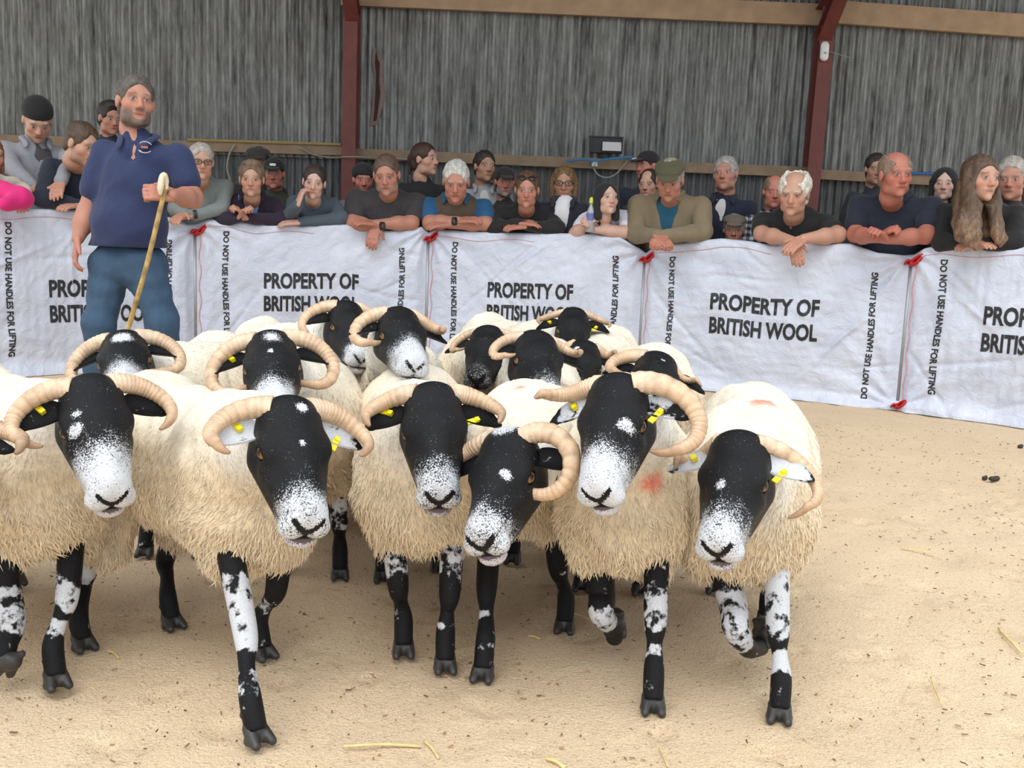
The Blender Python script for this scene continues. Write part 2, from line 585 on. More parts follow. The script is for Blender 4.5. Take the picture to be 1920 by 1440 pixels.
RAIL_Z = at(960, 300, WALL_Y)[2]
BEAM_Z = at(960, 20, WALL_Y - .12)[2]
wall = MB().box((0, WALL_Y + 0.10, 2.4), (17, 0.02, 4.8), col=(.02, .02, .02)).build('wall_back', mat('dark_backing', (.02, .018, .016)), smooth=False)
tag(wall, kind='structure')
SW = 8 * 0.0762
up_me = low_me = None
for i in range(27):
    x0 = -8.2 + i * SW
    for low in (0, 1):
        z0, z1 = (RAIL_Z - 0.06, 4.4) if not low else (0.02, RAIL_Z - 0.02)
        V, Q = corr_sheet(SW + 0.05, z1 - z0)
        if low and low_me or not low and up_me:
            o = bpy.data.objects.new('corrugated_sheet', low_me if low else up_me)
            COL.objects.link(o)
        else:
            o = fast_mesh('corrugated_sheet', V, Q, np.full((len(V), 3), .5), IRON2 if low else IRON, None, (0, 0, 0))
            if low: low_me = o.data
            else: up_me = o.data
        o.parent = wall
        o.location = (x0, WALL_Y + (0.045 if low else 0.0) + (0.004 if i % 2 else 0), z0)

# rust-eaten slot and old repairs in one sheet
def rust_slot():
    pts = [(706, 95), (708, 110), (712, 118), (711, 150), (713, 175), (709, 205), (706, 226), (700, 228), (702, 205), (704, 170), (705, 140), (703, 118), (704, 104)]
    A = np.array([at(px, py, WALL_Y - 0.016) for px, py in pts])
    B = A + np.array([0, 0.022, 0])
    n = len(A)
    F = [tuple(range(n))] + [(i, i + n, (i + 1) % n + n, (i + 1) % n) for i in range(n)]
    MB().add(np.vstack([A, B]), F).build('rusted_slot', mat('rust_hole', (0.035, 0.012, 0.008), var=.4), wall, smooth=False)
    c = np.array([at(px, py, WALL_Y - 0.0125) for px, py in pts])
    m = c.mean(0)
    E = m + (c - m) * np.array([2.6, 1, 1.12])
    E[:, 1] = WALL_Y - 0.0125
    MB().add(np.vstack([E, E + np.array([0, .018, 0])]), F).build('rust_edge', mat('pinkish_rust', (0.22, 0.15, 0.125), var=.4, scale=60), wall, smooth=False)
rust_slot()

# ---- red steel frame
REDP = mat('red_oxide_steel', (0.155, 0.038, 0.030), rough=0.6, var=0.35, scale=9)
TIMB = mat('sawn_timber', (0.40, 0.265, 0.165), rough=0.85, var=0.3, scale=7, bump=0.2)
TIMB2 = mat('old_grey_timber', (0.27, 0.19, 0.125), rough=0.9, var=0.35, scale=9, bump=0.3)
def i_beam(mb, a, b, w, d, side):
    """I-section from a to b; side = flange direction"""
    a, b, s = np.asarray(a, float), np.asarray(b, float), nrm(side)
    t = nrm(b - a); s = nrm(s - t * (s @ t)); n = np.cross(t, s)
    L = np.linalg.norm(b - a); c = (a + b) / 2
    rot = np.stack([s, n, t], 1)
    mb.box(c + n * d / 2, (w, 0.012, L), rot)
    mb.box(c - n * d / 2, (w, 0.012, L), rot)
    mb.box(c, (0.010, d, L), rot)
for k, (tp, bt) in enumerate((((660, 2), (656, 330)), ((1552, 60), (1518, 315)))):
    a = at(*tp, WALL_Y - 0.17); b_ = at(*bt, WALL_Y - 0.17)
    x = b_[0] if k else (a[0] + b_[0]) / 2
    mb = MB()
    i_beam(mb, (x, WALL_Y - 0.155, 0.0), (x + (0.05 if k else 0), WALL_Y - 0.155, 3.62), 0.135, 0.19, (1, 0, 0))
    post = empty('steel_post', (x, WALL_Y - 0.155, 0))
    mb.build('stanchion', REDP, post, smooth=False)
    mb = MB()
    i_beam(mb, (x, WALL_Y - 0.155, 3.40), (x + 0.02, 4.7, 4.82), 0.135, 0.19, (1, 0, 0))
    mb.build('rafter', REDP, post, smooth=False)
    mb = MB()
    i_beam(mb, (x + .02, WALL_Y - 0.2, 3.05), (x + 0.02, WALL_Y - 1.15, 3.72), 0.13, 0.12, (1, 0, 0))
    mb.build('haunch_brace', REDP, post, smooth=False)
    tag(post, ('red-painted steel post of the shed beside the rust-eaten slot' if k == 0 else 'red-painted steel post carrying the small white box'), 'steel post', kind='structure')

# ---- timber rails along the wall, one length per bay
def plank(name, px0, px1, py0, py1, D, h, d, m, label):
    a, b = at(px0, py0, D), at(px1, py1, D)
    t = nrm(b - a); L = np.linalg.norm(b - a)
    up = nrm(np.array([0, 0, 1.0]) - t * t[2]); n = np.cross(up, t)
    mb = MB().box((a + b) / 2, (L, d, h), np.stack([t, n, up], 1))
    o = mb.build(name, m, smooth=False, origin=(a + b) / 2 * np.array([1, 1, 1]))
    tag(o, label, 'timber rail', kind='structure')
    return o
RY = WALL_Y - 0.06
plank('timber_rail', -300, 648, 252, 283, RY, 0.095, 0.05, TIMB2, 'weathered timber rail on the corrugated wall, bay with the straw on it')
plank('timber_rail', 662, 1512, 288, 323, RY, 0.10, 0.05, TIMB2, 'weathered timber rail under the black floodlight')
plank('timber_rail', 1536, 2300, 327, 368, RY, 0.095, 0.05, TIMB2, 'weathered timber rail to the far side of the second red post')
plank('eaves_beam', 640, 1548, -10, 29, WALL_Y - 0.09, 0.20, 0.06, TIMB, 'clean sawn timber eaves beam between the two red posts')
plank('eaves_beam', 1552, 2400, 22, 84, WALL_Y - 0.09, 0.21, 0.06, TIMB, 'clean sawn timber eaves beam past the second red post')
plank('eaves_beam', -500, 655, -94, -44, WALL_Y - 0.09, 0.20, 0.06, TIMB, 'clean sawn timber eaves beam over the bay behind the man in the ring')
# old yellow batten with straw lying along the rail
plank('batten', 352, 640, 262, 271, RY - .03, 0.022, 0.05, mat('yellow_batten', (.30, .22, .07), var=.3), 'thin yellowish batten lying along the timber rail')

# ---- roof: corrugated sheets rising over the ring
roof = empty('ceiling', (0, WALL_Y, 3.55)); tag(roof, kind='structure')
ROOF_FRONT = 4.6
rl = math.hypot(WALL_Y + .1 - ROOF_FRONT, (WALL_Y - ROOF_FRONT) * 0.27)
ang = math.atan(0.27)
rme = None
for i in range(27):
    V, Q = corr_sheet(SW + .05, rl)
    if rme is None:
        o = fast_mesh('roof_sheet', V, Q, np.full((len(V), 3), .5), IRON, None, (0, 0, 0)); rme = o.data
    else:
        o = bpy.data.objects.new('roof_sheet', rme); COL.objects.link(o)
    o.parent = roof
    o.location = (-8.2 + i * SW, 0.1, 0.06)
    o.rotation_euler = (R(90) - ang, 0, 0)
    o.rotation_euler = Matrix(((1, 0, 0), (0, math.sin(ang), -math.cos(ang)), (0, math.cos(ang), math.sin(ang)))).to_euler()
# =================================================================== RING FENCE OF WOOL SHEETS
SEAM_PX = [-640, -110, 367, 802, 1208, 1708, 2260, 2900]
SEAM_D = [4.6, 6.05, 7.05, 7.40, 7.18, 6.40, 5.35, 3.9]
_SP = np.array([at(px, 470, D)[:2] for px, D in zip(SEAM_PX, SEAM_D)])
NB = len(SEAM_PX) - 1
_fine = spline(_SP, NB * 40 + 1)
def fence_xy(s):
    """s = seam index + fraction along the sheet"""
    i = np.clip(np.asarray(s, float) * 40, 0, len(_fine) - 1.001)
    k = i.astype(int); u = (i - k)
    if np.ndim(u): u = u[:, None]
    return _fine[k] * (1 - u) + _fine[k + 1] * u
_spx = np.array([proj((*p, 0.9))[0] for p in _fine])
def fence_s(px):
    return np.interp(px, _spx, np.arange(len(_fine)) / 40)
def fence_D(px):
    return float(fence_xy(fence_s(px))[1])
TOP = [(-700, 372), (-110, 388), (30, 395), (140, 396), (240, 402), (330, 412), (352, 424), (372, 424), (392, 414), (430, 414), (480, 424), (560, 424), (650, 424), (720, 436), (760, 434),
       (790, 428), (802, 438), (815, 433), (900, 438), (1000, 440), (1100, 441), (1160, 447), (1195, 468), (1208, 478), (1222, 466), (1270, 462), (1300, 455), (1350, 450),
       (1400, 455), (1440, 462), (1530, 460), (1590, 460), (1640, 477), (1690, 482), (1708, 480), (1730, 468), (1760, 464), (1920, 466), (2260, 480), (2900, 500)]
def fence_top(s):
    px = np.interp(s, np.arange(len(_fine)) / 40, _spx)
    py = np.interp(px, [t[0] for t in TOP], [t[1] for t in TOP])
    xy = fence_xy(s)
    out = []
    for a, b, q in np.atleast_2d(np.stack([px, py, xy[:, 1]], 1)):
        out.append(at(a, b, q)[2])
    return np.array(out)

def fence_normal(s):
    d = fence_xy(np.minimum(np.asarray(s) + .01, NB - .001)) - fence_xy(np.asarray(s) - .01)
    n = np.stack([d[:, 1], -d[:, 0]], 1)
    return n / np.linalg.norm(n, axis=1)[:, None]

def wrinkle(i, u, v):
    """outward displacement (m) of sheet i at fraction u, fraction v of its height"""
    rs = np.random.RandomState(100 + i)
    d = 0.035 * np.sin(np.pi * u) * (0.5 + 0.5 * np.sin(np.pi * np.clip(v, 0, 1)))
    # folds fanning out from the tied corners
    for cu, cv, st in ((0, 1.0, 1.0), (1, 1.0, 1.0), (0, 0.02, .8), (1, 0.02, .8)):
        du, dv = (u - cu) * 1.65, (v - cv)
        r = np.sqrt(du * du + dv * dv) + 1e-4
        th = np.arctan2(dv, np.abs(du) + 1e-5)
        d += st * 0.012 * np.exp(-r / 0.42) * np.sin(th * 13 + rs.rand() * 6 + 4 * r) * sm(0.0, 0.12, r)
    P = np.stack([u * 1.65, v, np.full_like(u, i * 3.1)], 1)
    d += 0.006 * wob(P, 9, 10 + i) + 0.0045 * np.abs(wob(P * (1, .6, 1), 26, 20 + i)) + 0.002 * wob(P, 60, 30 + i)
    a = rs.uniform(0.5, 1.1)
    for k in range(9):                       # long straight creases
        c = rs.rand(2) * (1.65, 1); t = rs.uniform(-.9, .9) + (1.57 if rs.rand() < .3 else 0)
        L = rs.uniform(.15, .45)
        q = (P[:, 0] - c[0]) * math.cos(t) + (P[:, 1] - c[1]) * math.sin(t)
        e = -(P[:, 0] - c[0]) * math.sin(t) + (P[:, 1] - c[1]) * math.cos(t)
        d += rs.choice([-1, 1]) * 0.008 * np.exp(-(e / 0.014) ** 2) * np.exp(-(q / L) ** 4)
    d += 0.03 * np.exp(-(v / 0.05) ** 2)     # foot of the cloth kicks out on the floor
    ed = sm(0, .05, u) * sm(0, .05, 1 - u)
    return d * 1.45 * ed - .035 * (1 - ed) * (v > .06)

def fence_pt(i, u, v, off=0.0):
    """world points on sheet i; v = fraction of height"""
    s = i + np.clip(u, 0.0, 1.0)
    xy, n = fence_xy(s), fence_normal(s)
    top = fence_top(s)
    d = wrinkle(i, u, v) + off
    return np.column_stack([xy + n * d[:, None], v * top]), n

def sheet_mat():
    m, nt, b = _new('woven_white_plastic')
    tc = N(nt, 'ShaderNodeTexCoord')
    n1 = N(nt, 'ShaderNodeTexNoise', Scale=3.0, Detail=5.0)
    nt.links.new(tc.outputs['Object'], n1.inputs['Vector'])
    cr = N(nt, 'ShaderNodeValToRGB')
    cr.color_ramp.elements[0].position = .3; cr.color_ramp.elements[0].color = (.51, .545, .66, 1)
    cr.color_ramp.elements[1].position = .7; cr.color_ramp.elements[1].color = (.61, .645, .755, 1)
    nt.links.new(n1.outputs[0], cr.inputs[0]); nt.links.new(cr.outputs[0], b.inputs['Base Color'])
    b.inputs['Roughness'].default_value = 0.42
    v = N(nt, 'ShaderNodeTexVoronoi', Scale=26.0, feature='SMOOTH_F1')
    nt.links.new(tc.outputs['Object'], v.inputs['Vector'])
    n2 = N(nt, 'ShaderNodeTexNoise', Scale=11.0, Detail=6.0, Roughness=.6, Distortion=1.2)
    nt.links.new(tc.outputs['Object'], n2.inputs['Vector'])
    bp = N(nt, 'ShaderNodeBump', Strength=0.55, Distance=0.025)
    nt.links.new(n2.outputs[0], bp.inputs['Height'])
    nt.links.new(bp.outputs[0], b.inputs['Normal'])
    return m
SHEETM = sheet_mat()
PRINT = mat('black_print', (0.014, 0.014, 0.016), rough=0.5, var=.1)
REDT = mat('red_plastic', (0.50, 0.012, 0.016), rough=0.5)
PINK = mat('faded_pink_stitching', (0.62, 0.30, 0.33), rough=.7)

def text_mesh(body, size, offset=0.0):
    c = bpy.data.curves.new('t', 'FONT')
    c.body = body; c.size = size; c.offset = offset; c.resolution_u = 3
    o = bpy.data.objects.new('t', c); COL.objects.link(o)
    bpy.context.view_layer.update()
    me = bpy.data.meshes.new_from_object(o.evaluated_get(bpy.context.evaluated_depsgraph_get()))
    bm = bmesh.new(); bm.from_mesh(me)
    bmesh.ops.remove_doubles(bm, verts=bm.verts, dist=size * 0.002)
    bmesh.ops.triangulate(bm, faces=bm.faces)
    for _ in range(3):
        long = [e for e in bm.edges if e.calc_length() > 0.03]
        if not long: break
        bmesh.ops.subdivide_edges(bm, edges=long, cuts=1)
        bmesh.ops.triangulate(bm, faces=bm.faces)
    V = np.array([v.co[:] for v in bm.verts])[:, :2]
    F = [[v.index for v in f.verts] for f in bm.faces]
    bm.free(); bpy.data.objects.remove(o); bpy.data.curves.remove(c); bpy.data.meshes.remove(me)
    return V, F
def fit(V, w, h):
    V = V - V.min(0)
    return V * (np.array([w, h]) / V.max(0))

T1 = text_mesh('PROPERTY OF', 0.12, 0.0042)
T2 = text_mesh('BRITISH WOOL', 0.12, 0.0042)
T3 = text_mesh('DO NOT USE HANDLES FOR LIFTING', 0.05, 0.0018)

def wool_sheet(i, label):
    root = empty('wool_sheet', (*fence_xy(np.array([i + .5]))[0], 0))
    nu, nv = 150, 84
    u, v = np.meshgrid(np.linspace(0.0, 1.0, nu), np.linspace(0, 1, nv), indexing='ij')
    u, v = u.ravel(), v.ravel()
    P, n = fence_pt(i, u, v)
    P[:, 2] = np.maximum(P[:, 2], 0.0)
    # back fold over the rail
    ub = np.linspace(0.0, 1.0, nu)
    Pt, nt_ = fence_pt(i, ub, np.ones(nu))
    rows = []
    for k, (b, dz) in enumerate(((0.02, 0.012), (0.045, 0.012), (0.065, -0.01), (0.07, -0.12), (0.07, -0.35))):
        q = Pt.copy(); q[:, :2] -= nt_ * b; q[:, 2] += dz; rows.append(q)
    V = np.concatenate([P.reshape(nu, nv, 3)] + [r[:, None, :] for r in rows], 1)
    m = V.shape[1]
    V = V.reshape(-1, 3)
    a, b = np.meshgrid(np.arange(nu - 1), np.arange(m - 1), indexing='ij')
    a = (a * m + b).ravel()
    Q = np.stack([a, a + m, a + m + 1, a + 1], 1)
    fast_mesh('cloth', V, Q, np.full((len(V), 3), .7), SHEETM, root, ORI[root])
    L = 1.65
    seg = fence_xy(i + np.linspace(0, 1, 30)); L = np.linalg.norm(np.diff(seg, axis=0), axis=1).sum()
    H = float(np.median(fence_top(i + np.linspace(.1, .9, 20))))
    def put(name, V2, F):
        Pp, _ = fence_pt(i, V2[:, 0] / L, V2[:, 1] / H, 0.0035)
        MB().add(Pp, F).build(name, PRINT, root, smooth=False)
    def horiz(T, w, h, x0, z0, name):
        V = fit(T[0], w, h); put(name, V + np.array([x0, z0]), T[1])
    tw = L * 0.405
    x0 = L * (0.29 if i != 1 else .40)
    zc = {1: .505, 2: .585, 3: .575, 4: .565, 5: .60}.get(i, .56)
    horiz(T1, tw, 0.116, x0, zc, 'printed_words')
    horiz(T2, tw * 1.0, 0.116, x0, zc - 0.165, 'printed_words')
    Vv = fit(T3[0], 0.86, 0.042)
    # left line reads down, right line reads up
    xl = L * (0.115 if i != 1 else .235)
    wob_ = 0.006 * np.sin(Vv[:, 0] * 9 + i)
    put('printed_warning', np.stack([xl + Vv[:, 1] + wob_, H * .93 - Vv[:, 0]], 1), T3[1])
    xr = L * 0.895
    put('printed_warning', np.stack([xr - Vv[:, 1] + wob_, H * .055 + Vv[:, 0]], 1), T3[1])
    # pink stitching down the seam and along the hem
    z = np.linspace(0.03, 0.95, 40)
    q, _ = fence_pt(i, np.full(40, 0.02) + 0.004 * np.sin(z * 30), z, 0.004)
    MB().tube(q, 0.0035, 5).build('seam_stitching', PINK, root)
    uu = np.linspace(0.03, 0.5, 40)
    q, _ = fence_pt(i, uu, np.full(40, .955) + .01 * np.sin(uu * 20), 0.003)
    MB().tube(q, 0.0018, 4).build('hem_stitching', PINK, root)
    # red carrying handle knotted at the top and foot of the seam
    for zf, s in ((0.955, 1.45), (0.03, 1.2)):
        c, n = fence_pt(i, np.array([0.006]), np.array([zf]), 0.012)
        c, n = c[0], np.array([*n[0], 0]); t = np.array([-n[1], n[0], 0])
        mb = MB()
        K = 9
        for sx, a0 in ((1, .9), (-1, 1.9), (1, -.6)):
            pts = [c + s * (t * sx * 0.055 * k / K * math.cos(a0 * .5) + np.array([0, 0, 0.05 * math.sin(a0 + 1.6 * k / K) * k / K]) + n * 0.012 * math.sin(3 * k / K)) for k in range(K)]
            mb.tube(pts, np.array([.008] + [.022 * s] * (K - 2) + [.012]), 6, flat=.25)
        mb.tube([c - t * .018 * s, c + n * .01, c + t * .018 * s], [.010, .018 * s, .010], 8)
        mb.build('red_handle', REDT, root)
    tag(root, label, 'wool sheet', 'white wool sheets hung round the ring')
    return root
WL = {1: 'white printed wool sheet hung behind the man with the stick', 2: 'white printed wool sheet the woman in dark purple leans on',
      3: 'white printed wool sheet below the woman in black fleece', 4: 'white printed wool sheet below the white-haired man in black, fully readable',
      5: 'white printed wool sheet below the long-haired woman'}
for i in range(1, 6):
    wool_sheet(i, WL[i])

# the pipe rail the sheets hang over, and its uprights
mb = MB()
s_ = np.linspace(0.9, 6.1, 90)
top = fence_top(s_)
xy = fence_xy(s_) - fence_normal(s_) * 0.045
mb.tube(np.column_stack([xy, np.minimum(top, 1.02) - 0.035]), 0.017, 8)
rail = mb.build('ring_rail', mat('galvanised_pipe', (.35, .36, .37), rough=.45, metal=.6), smooth=True)
tag(rail, kind='structure')
for k, s in enumerate(np.arange(1, 6.01, 0.5)):
    p = fence_xy(np.array([s]))[0] - fence_normal(np.array([s]))[0] * 0.045
    MB().tube([(*p, 0), (*p, float(fence_top(np.array([s]))[0]) - .04)], 0.017, 8).build('upright', MATS[('galvanised_pipe', (.35, .36, .37))], rail)
# =================================================================== SHEEP
def fur_mat():
    """black-and-white coat: 'col' red = how white, green = fleece, blue = pinkish skin"""
    m, nt, b = _new('blackface_coat')
    tc = N(nt, 'ShaderNodeTexCoord')
    at_ = N(nt, 'ShaderNodeAttribute', attribute_name='col')
    sep = N(nt, 'ShaderNodeSeparateColor')
    nt.links.new(at_.outputs['Color'], sep.inputs[0])
    def noise(s, d, r=.6):
        n = N(nt, 'ShaderNodeTexNoise', Scale=s, Detail=d, Roughness=r)
        nt.links.new(tc.outputs['Object'], n.inputs['Vector']); return n
    n1, n2, n3 = noise(34, 3), noise(330, 3, .7), noise(420, 2)
    # white mask = marking + patchy noise (legs) or fine speckle (face, green = 1)
    def lerp(v0, v1):
        n = N(nt, 'ShaderNodeMapRange'); n.inputs['To Min'].default_value = v0; n.inputs['To Max'].default_value = v1
        nt.links.new(sep.outputs[1], n.inputs['Value']); return n
    def cen(n, amp):
        q = N(nt, 'ShaderNodeMath', operation='SUBTRACT'); q.inputs[1].default_value = .5
        nt.links.new(n.outputs[0], q.inputs[0])
        r = N(nt, 'ShaderNodeMath', operation='MULTIPLY')
        nt.links.new(q.outputs[0], r.inputs[0]); nt.links.new(amp.outputs[0], r.inputs[1]); return r
    t1, t2 = cen(n1, lerp(2.4, .7)), cen(n2, lerp(.15, 2.0))
    a = N(nt, 'ShaderNodeMath', operation='ADD'); nt.links.new(t1.outputs[0], a.inputs[0]); nt.links.new(t2.outputs[0], a.inputs[1])
    c = N(nt, 'ShaderNodeMath', operation='ADD'); nt.links.new(a.outputs[0], c.inputs[0]); nt.links.new(sep.outputs[0], c.inputs[1])
    mr = N(nt, 'ShaderNodeMapRange'); mr.interpolation_type = 'SMOOTHSTEP'
    mr.inputs['From Min'].default_value = .34; mr.inputs['From Max'].default_value = .66
    nt.links.new(c.outputs[0], mr.inputs['Value'])
    bk = N(nt, 'ShaderNodeMix', data_type='RGBA')
    bk.inputs[6].default_value = (0.002, 0.002, 0.0028, 1); bk.inputs[7].default_value = (0.011, 0.011, 0.0135, 1)
    nt.links.new(n2.outputs[0], bk.inputs[0])
    wh = N(nt, 'ShaderNodeMix', data_type='RGBA')
    wh.inputs[6].default_value = (0.36, 0.38, 0.44, 1); wh.inputs[7].default_value = (0.84, 0.84, 0.86, 1)
    nt.links.new(n2.outputs[0], wh.inputs[0])
    m1 = N(nt, 'ShaderNodeMix', data_type='RGBA')
    nt.links.new(mr.outputs[0], m1.inputs[0]); nt.links.new(bk.outputs[2], m1.inputs[6]); nt.links.new(wh.outputs[2], m1.inputs[7])
    m2 = N(nt, 'ShaderNodeMix', data_type='RGBA'); m2.inputs[7].default_value = (0.50, 0.36, 0.36, 1)
    nt.links.new(sep.outputs[2], m2.inputs[0]); nt.links.new(m1.outputs[2], m2.inputs[6])
    nt.links.new(m2.outputs[2], b.inputs['Base Color'])
    b.inputs['Roughness'].default_value = 0.46
    b.inputs['Specular IOR Level'].default_value = 0.20
    bp = N(nt, 'ShaderNodeBump', Strength=0.7, Distance=0.003)
    nt.links.new(n2.outputs[0], bp.inputs['Height']); nt.links.new(bp.outputs[0], b.inputs['Normal'])
    return m

def wool_mat():
    m, nt, b = _new('fleece_wool')
    tc = N(nt, 'ShaderNodeTexCoord')
    at_ = N(nt, 'ShaderNodeAttribute', attribute_name='col')
    n1 = N(nt, 'ShaderNodeTexNoise', Scale=90.0, Detail=4.0, Roughness=.65)
    nt.links.new(tc.outputs['Object'], n1.inputs['Vector'])
    mr = N(nt, 'ShaderNodeMapRange')
    for k, v in zip(('From Min', 'From Max', 'To Min', 'To Max'), (.3, .7, .88, 1.08)):
        mr.inputs[k].default_value = v
    nt.links.new(n1.outputs[0], mr.inputs['Value'])
    mul = N(nt, 'ShaderNodeVectorMath', operation='SCALE')
    nt.links.new(at_.outputs['Color'], mul.inputs[0]); nt.links.new(mr.outputs[0], mul.inputs['Scale'])
    nt.links.new(mul.outputs[0], b.inputs['Base Color'])
    b.inputs['Roughness'].default_value = 0.9
    b.inputs['Specular IOR Level'].default_value = 0.15
    b.inputs['Sheen Weight'].default_value = 0.25
    b.inputs['Subsurface Weight'].default_value = 0.0
    bp = N(nt, 'ShaderNodeBump', Strength=0.5, Distance=0.006)
    nt.links.new(n1.outputs[0], bp.inputs['Height']); nt.links.new(bp.outputs[0], b.inputs['Normal'])
    return m

def horn_mat():
    m, nt, b = _new('ringed_horn')
    at_ = N(nt, 'ShaderNodeAttribute', attribute_name='col')
    tc = N(nt, 'ShaderNodeTexCoord')
    n1 = N(nt, 'ShaderNodeTexNoise', Scale=38.0, Detail=5.0, Roughness=.6)
    nt.links.new(tc.outputs['Object'], n1.inputs['Vector'])
    mr = N(nt, 'ShaderNodeMapRange')
    for k, v in zip(('From Min', 'From Max', 'To Min', 'To Max'), (.3, .7, .72, 1.18)):
        mr.inputs[k].default_value = v
    nt.links.new(n1.outputs[0], mr.inputs['Value'])
    mul = N(nt, 'ShaderNodeVectorMath', operation='SCALE')
    nt.links.new(at_.outputs['Color'], mul.inputs[0]); nt.links.new(mr.outputs[0], mul.inputs['Scale'])
    nt.links.new(mul.outputs[0], b.inputs['Base Color'])
    n2 = N(nt, 'ShaderNodeTexNoise', Scale=160.0, Detail=3.0)
    nt.links.new(tc.outputs['Object'], n2.inputs['Vector'])
    bp = N(nt, 'ShaderNodeBump', Strength=.3, Distance=.003)
    nt.links.new(n2.outputs[0], bp.inputs['Height']); nt.links.new(bp.outputs[0], b.inputs['Normal'])
    b.inputs['Roughness'].default_value = 0.48
    return m
FUR, WOOL, HORN = fur_mat(), wool_mat(), horn_mat()
HOOF = mat('dark_hoof', (0.030, 0.028, 0.027), rough=0.45, var=.5, scale=60)
TAGY = mat('yellow_ear_tag', (0.80, 0.66, 0.01), rough=0.4, var=.03)
EYEM = attr_mat('amber_eye', rough=0.12, var=0.02)

HW = 1.0
def head_blob():
    B = Blob(0.03)
    B.ell((0, .035, -.052), (.058, .068, .058))                    # cranium
    B.ell((0, .085, -.045), (.062, .060, .050))                    # forehead
    B.ell((0, .016, -.026), (.050, .030, .030))                    # poll between the horns
    for s in (-1, 1):
        B.ell((s * .049, .090, -.036), (.021, .030, .018), k=.018)   # eye ridge
        B.cone((s * .032, .070, -.100), (s * .017, .205, -.088), .040, .024)   # cheek to jaw
        B.cone((s * .040, .125, -.066), (s * .025, .20, -.058), .022, .021, k=.02)
    B.cone((0, .10, -.040), (0, .222, -.038), .042, .029)          # bridge of the nose
    B.ell((0, .236, -.050), (.040, .028, .030), k=.02)             # muzzle
    for s in (-1, 1):
        B.ell((s * .022, .247, -.068), (.026, .022, .023), k=.010)   # upper lips
        B.ell((s * .022, .252, -.045), (.012, .013, .012), k=.010)   # wing of the nostril
    B.ell((0, .246, -.100), (.030, .024, .018), k=.006)            # chin
    B.cone((0, .045, -.075), (0, -.015, -.15), .060, .058)            # neck
    for s in (-1, 1):
        B.ell((s * .060, .096, -.046), (.014, .017, .012), k=.006, sub=True)   # eye socket
        B.cone((s * .007, .272, -.058), (s * .024, .268, -.044), .0030, .0056, k=.004, sub=True)   # nostril slit
        B.cone((s * .024, .268, -.044), (s * .030, .256, -.036), .0050, .0028, k=.004, sub=True)
        B.cone((s * .001, .275, -.087), (s * .042, .242, -.086), .0026, .0030, k=.004, sub=True)  # mouth
    B.cone((0, .278, -.060), (0, .274, -.085), .0028, .0026, k=.004, sub=True)   # philtrum
    return B
_hb = head_blob()
HEADS = {0: _hb.mesh(0.0043), 1: _hb.mesh(0.0066)}

def head_white(V, st):
    """how white each point of the face is; st: muzzle extent, blaze etc. (x counted towards the picture's right)"""
    x, y, z = V.T
    x = -x
    w = sm(st['m0'] - .02, st['m0'] + .085, y) * st.get('mw', .78) - .10 * np.abs(x) / .04 * sm(.12, .2, y) * (1 - sm(.2, .24, y))
    w = np.maximum(w, sm(.195, .235, y) * min(.62, st.get('mw', .78)) * (z < -.080))
    if st.get('top'):
        w = np.maximum(w, 0.85 * np.exp(-((x - .005) / .022) ** 2 - ((y - .040) / .022) ** 2) * (z > -.03))
    for (bx, by, br, bs) in st.get('spots', ()):
        w = np.maximum(w, (bs + .12) * np.exp(-(((x - bx) ** 2 + (y - by) ** 2) / br ** 2) ** 2) * (z > -.065))
    nz = np.zeros(len(V))                                           # darker inside the nostrils and along the mouth
    for s in (-1, 1):
        for k in range(6):
            q = np.array([s * (.004 + .0042 * k), .270 - .0012 * k * k * .3, -.060 + .0044 * k])
            nz = np.maximum(nz, np.exp(-((np.abs(x - q[0]) / .0042) ** 2 + ((y - q[1]) / .012) ** 2 + ((z - q[2]) / .0042) ** 2)))
    nz = np.maximum(nz, np.exp(-(x / .0030) ** 2) * (y > .255) * (z < -.055) * (z > -.086))
    nz = np.maximum(nz, .8 * np.exp(-((z + .0865) / .0038) ** 2) * (y > .232))
    return w - 1.6 * nz * (w > .1) * st.get('nz', 1.0)

def eye_mesh(c, s, r=.0145):
    mb = MB()
    n, m = 12, 8
    V, C = [], []
    out = nrm((s * .85, .25, .45))
    for i in range(m + 1):
        for j in range(n):
            t, p = math.pi * i / m, 2 * math.pi * j / n
            d = np.array([math.sin(t) * math.cos(p), math.sin(t) * math.sin(p), math.cos(t)])
            V.append(np.asarray(c) + r * d)
            q = d @ out
            C.append((.012, .010, .008) if q > .78 else ((.34, .16, .035) if q > .25 else (.05, .03, .025)))
    F = [(i * n + j, i * n + (j + 1) % n, (i + 1) * n + (j + 1) % n, (i + 1) * n + j)[::-1] for i in range(m) for j in range(n)]
    return np.array(V), F, np.array(C)

def horn_curve(s, st):
    """centre line of a horn in head space; s = side"""
    Rr = st.get('R', .082); sweep = st.get('sweep', 200); a0 = st.get('a0', 118)
    drift = st.get('drift', .05); back = st.get('back', .03); tight = st.get('tight', .25)
    n = 46
    t = np.linspace(0, 1, n)
    th = np.radians(a0 - sweep * t)
    rr = Rr * (1 - tight * t)
    cx, cy = .036 - Rr * math.cos(math.radians(a0)), .008 + Rr * math.sin(math.radians(a0))
    x = cx + rr * np.cos(th)
    y = cy - rr * np.sin(th)
    z = -.018 - back * np.sin(np.pi * np.clip(t * 1.25, 0, 1)) + drift * t ** 1.7
    x = x + st.get('flare', 0.0) * t ** 2
    y = y + st.get('droop', 0.0) * t ** 2
    ph = R(st.get('plane', 36))
    y, z = .008 + (y - .008) * math.cos(ph), z - (y - .008) * math.sin(ph)
    return np.stack([s * x, y, z], 1)

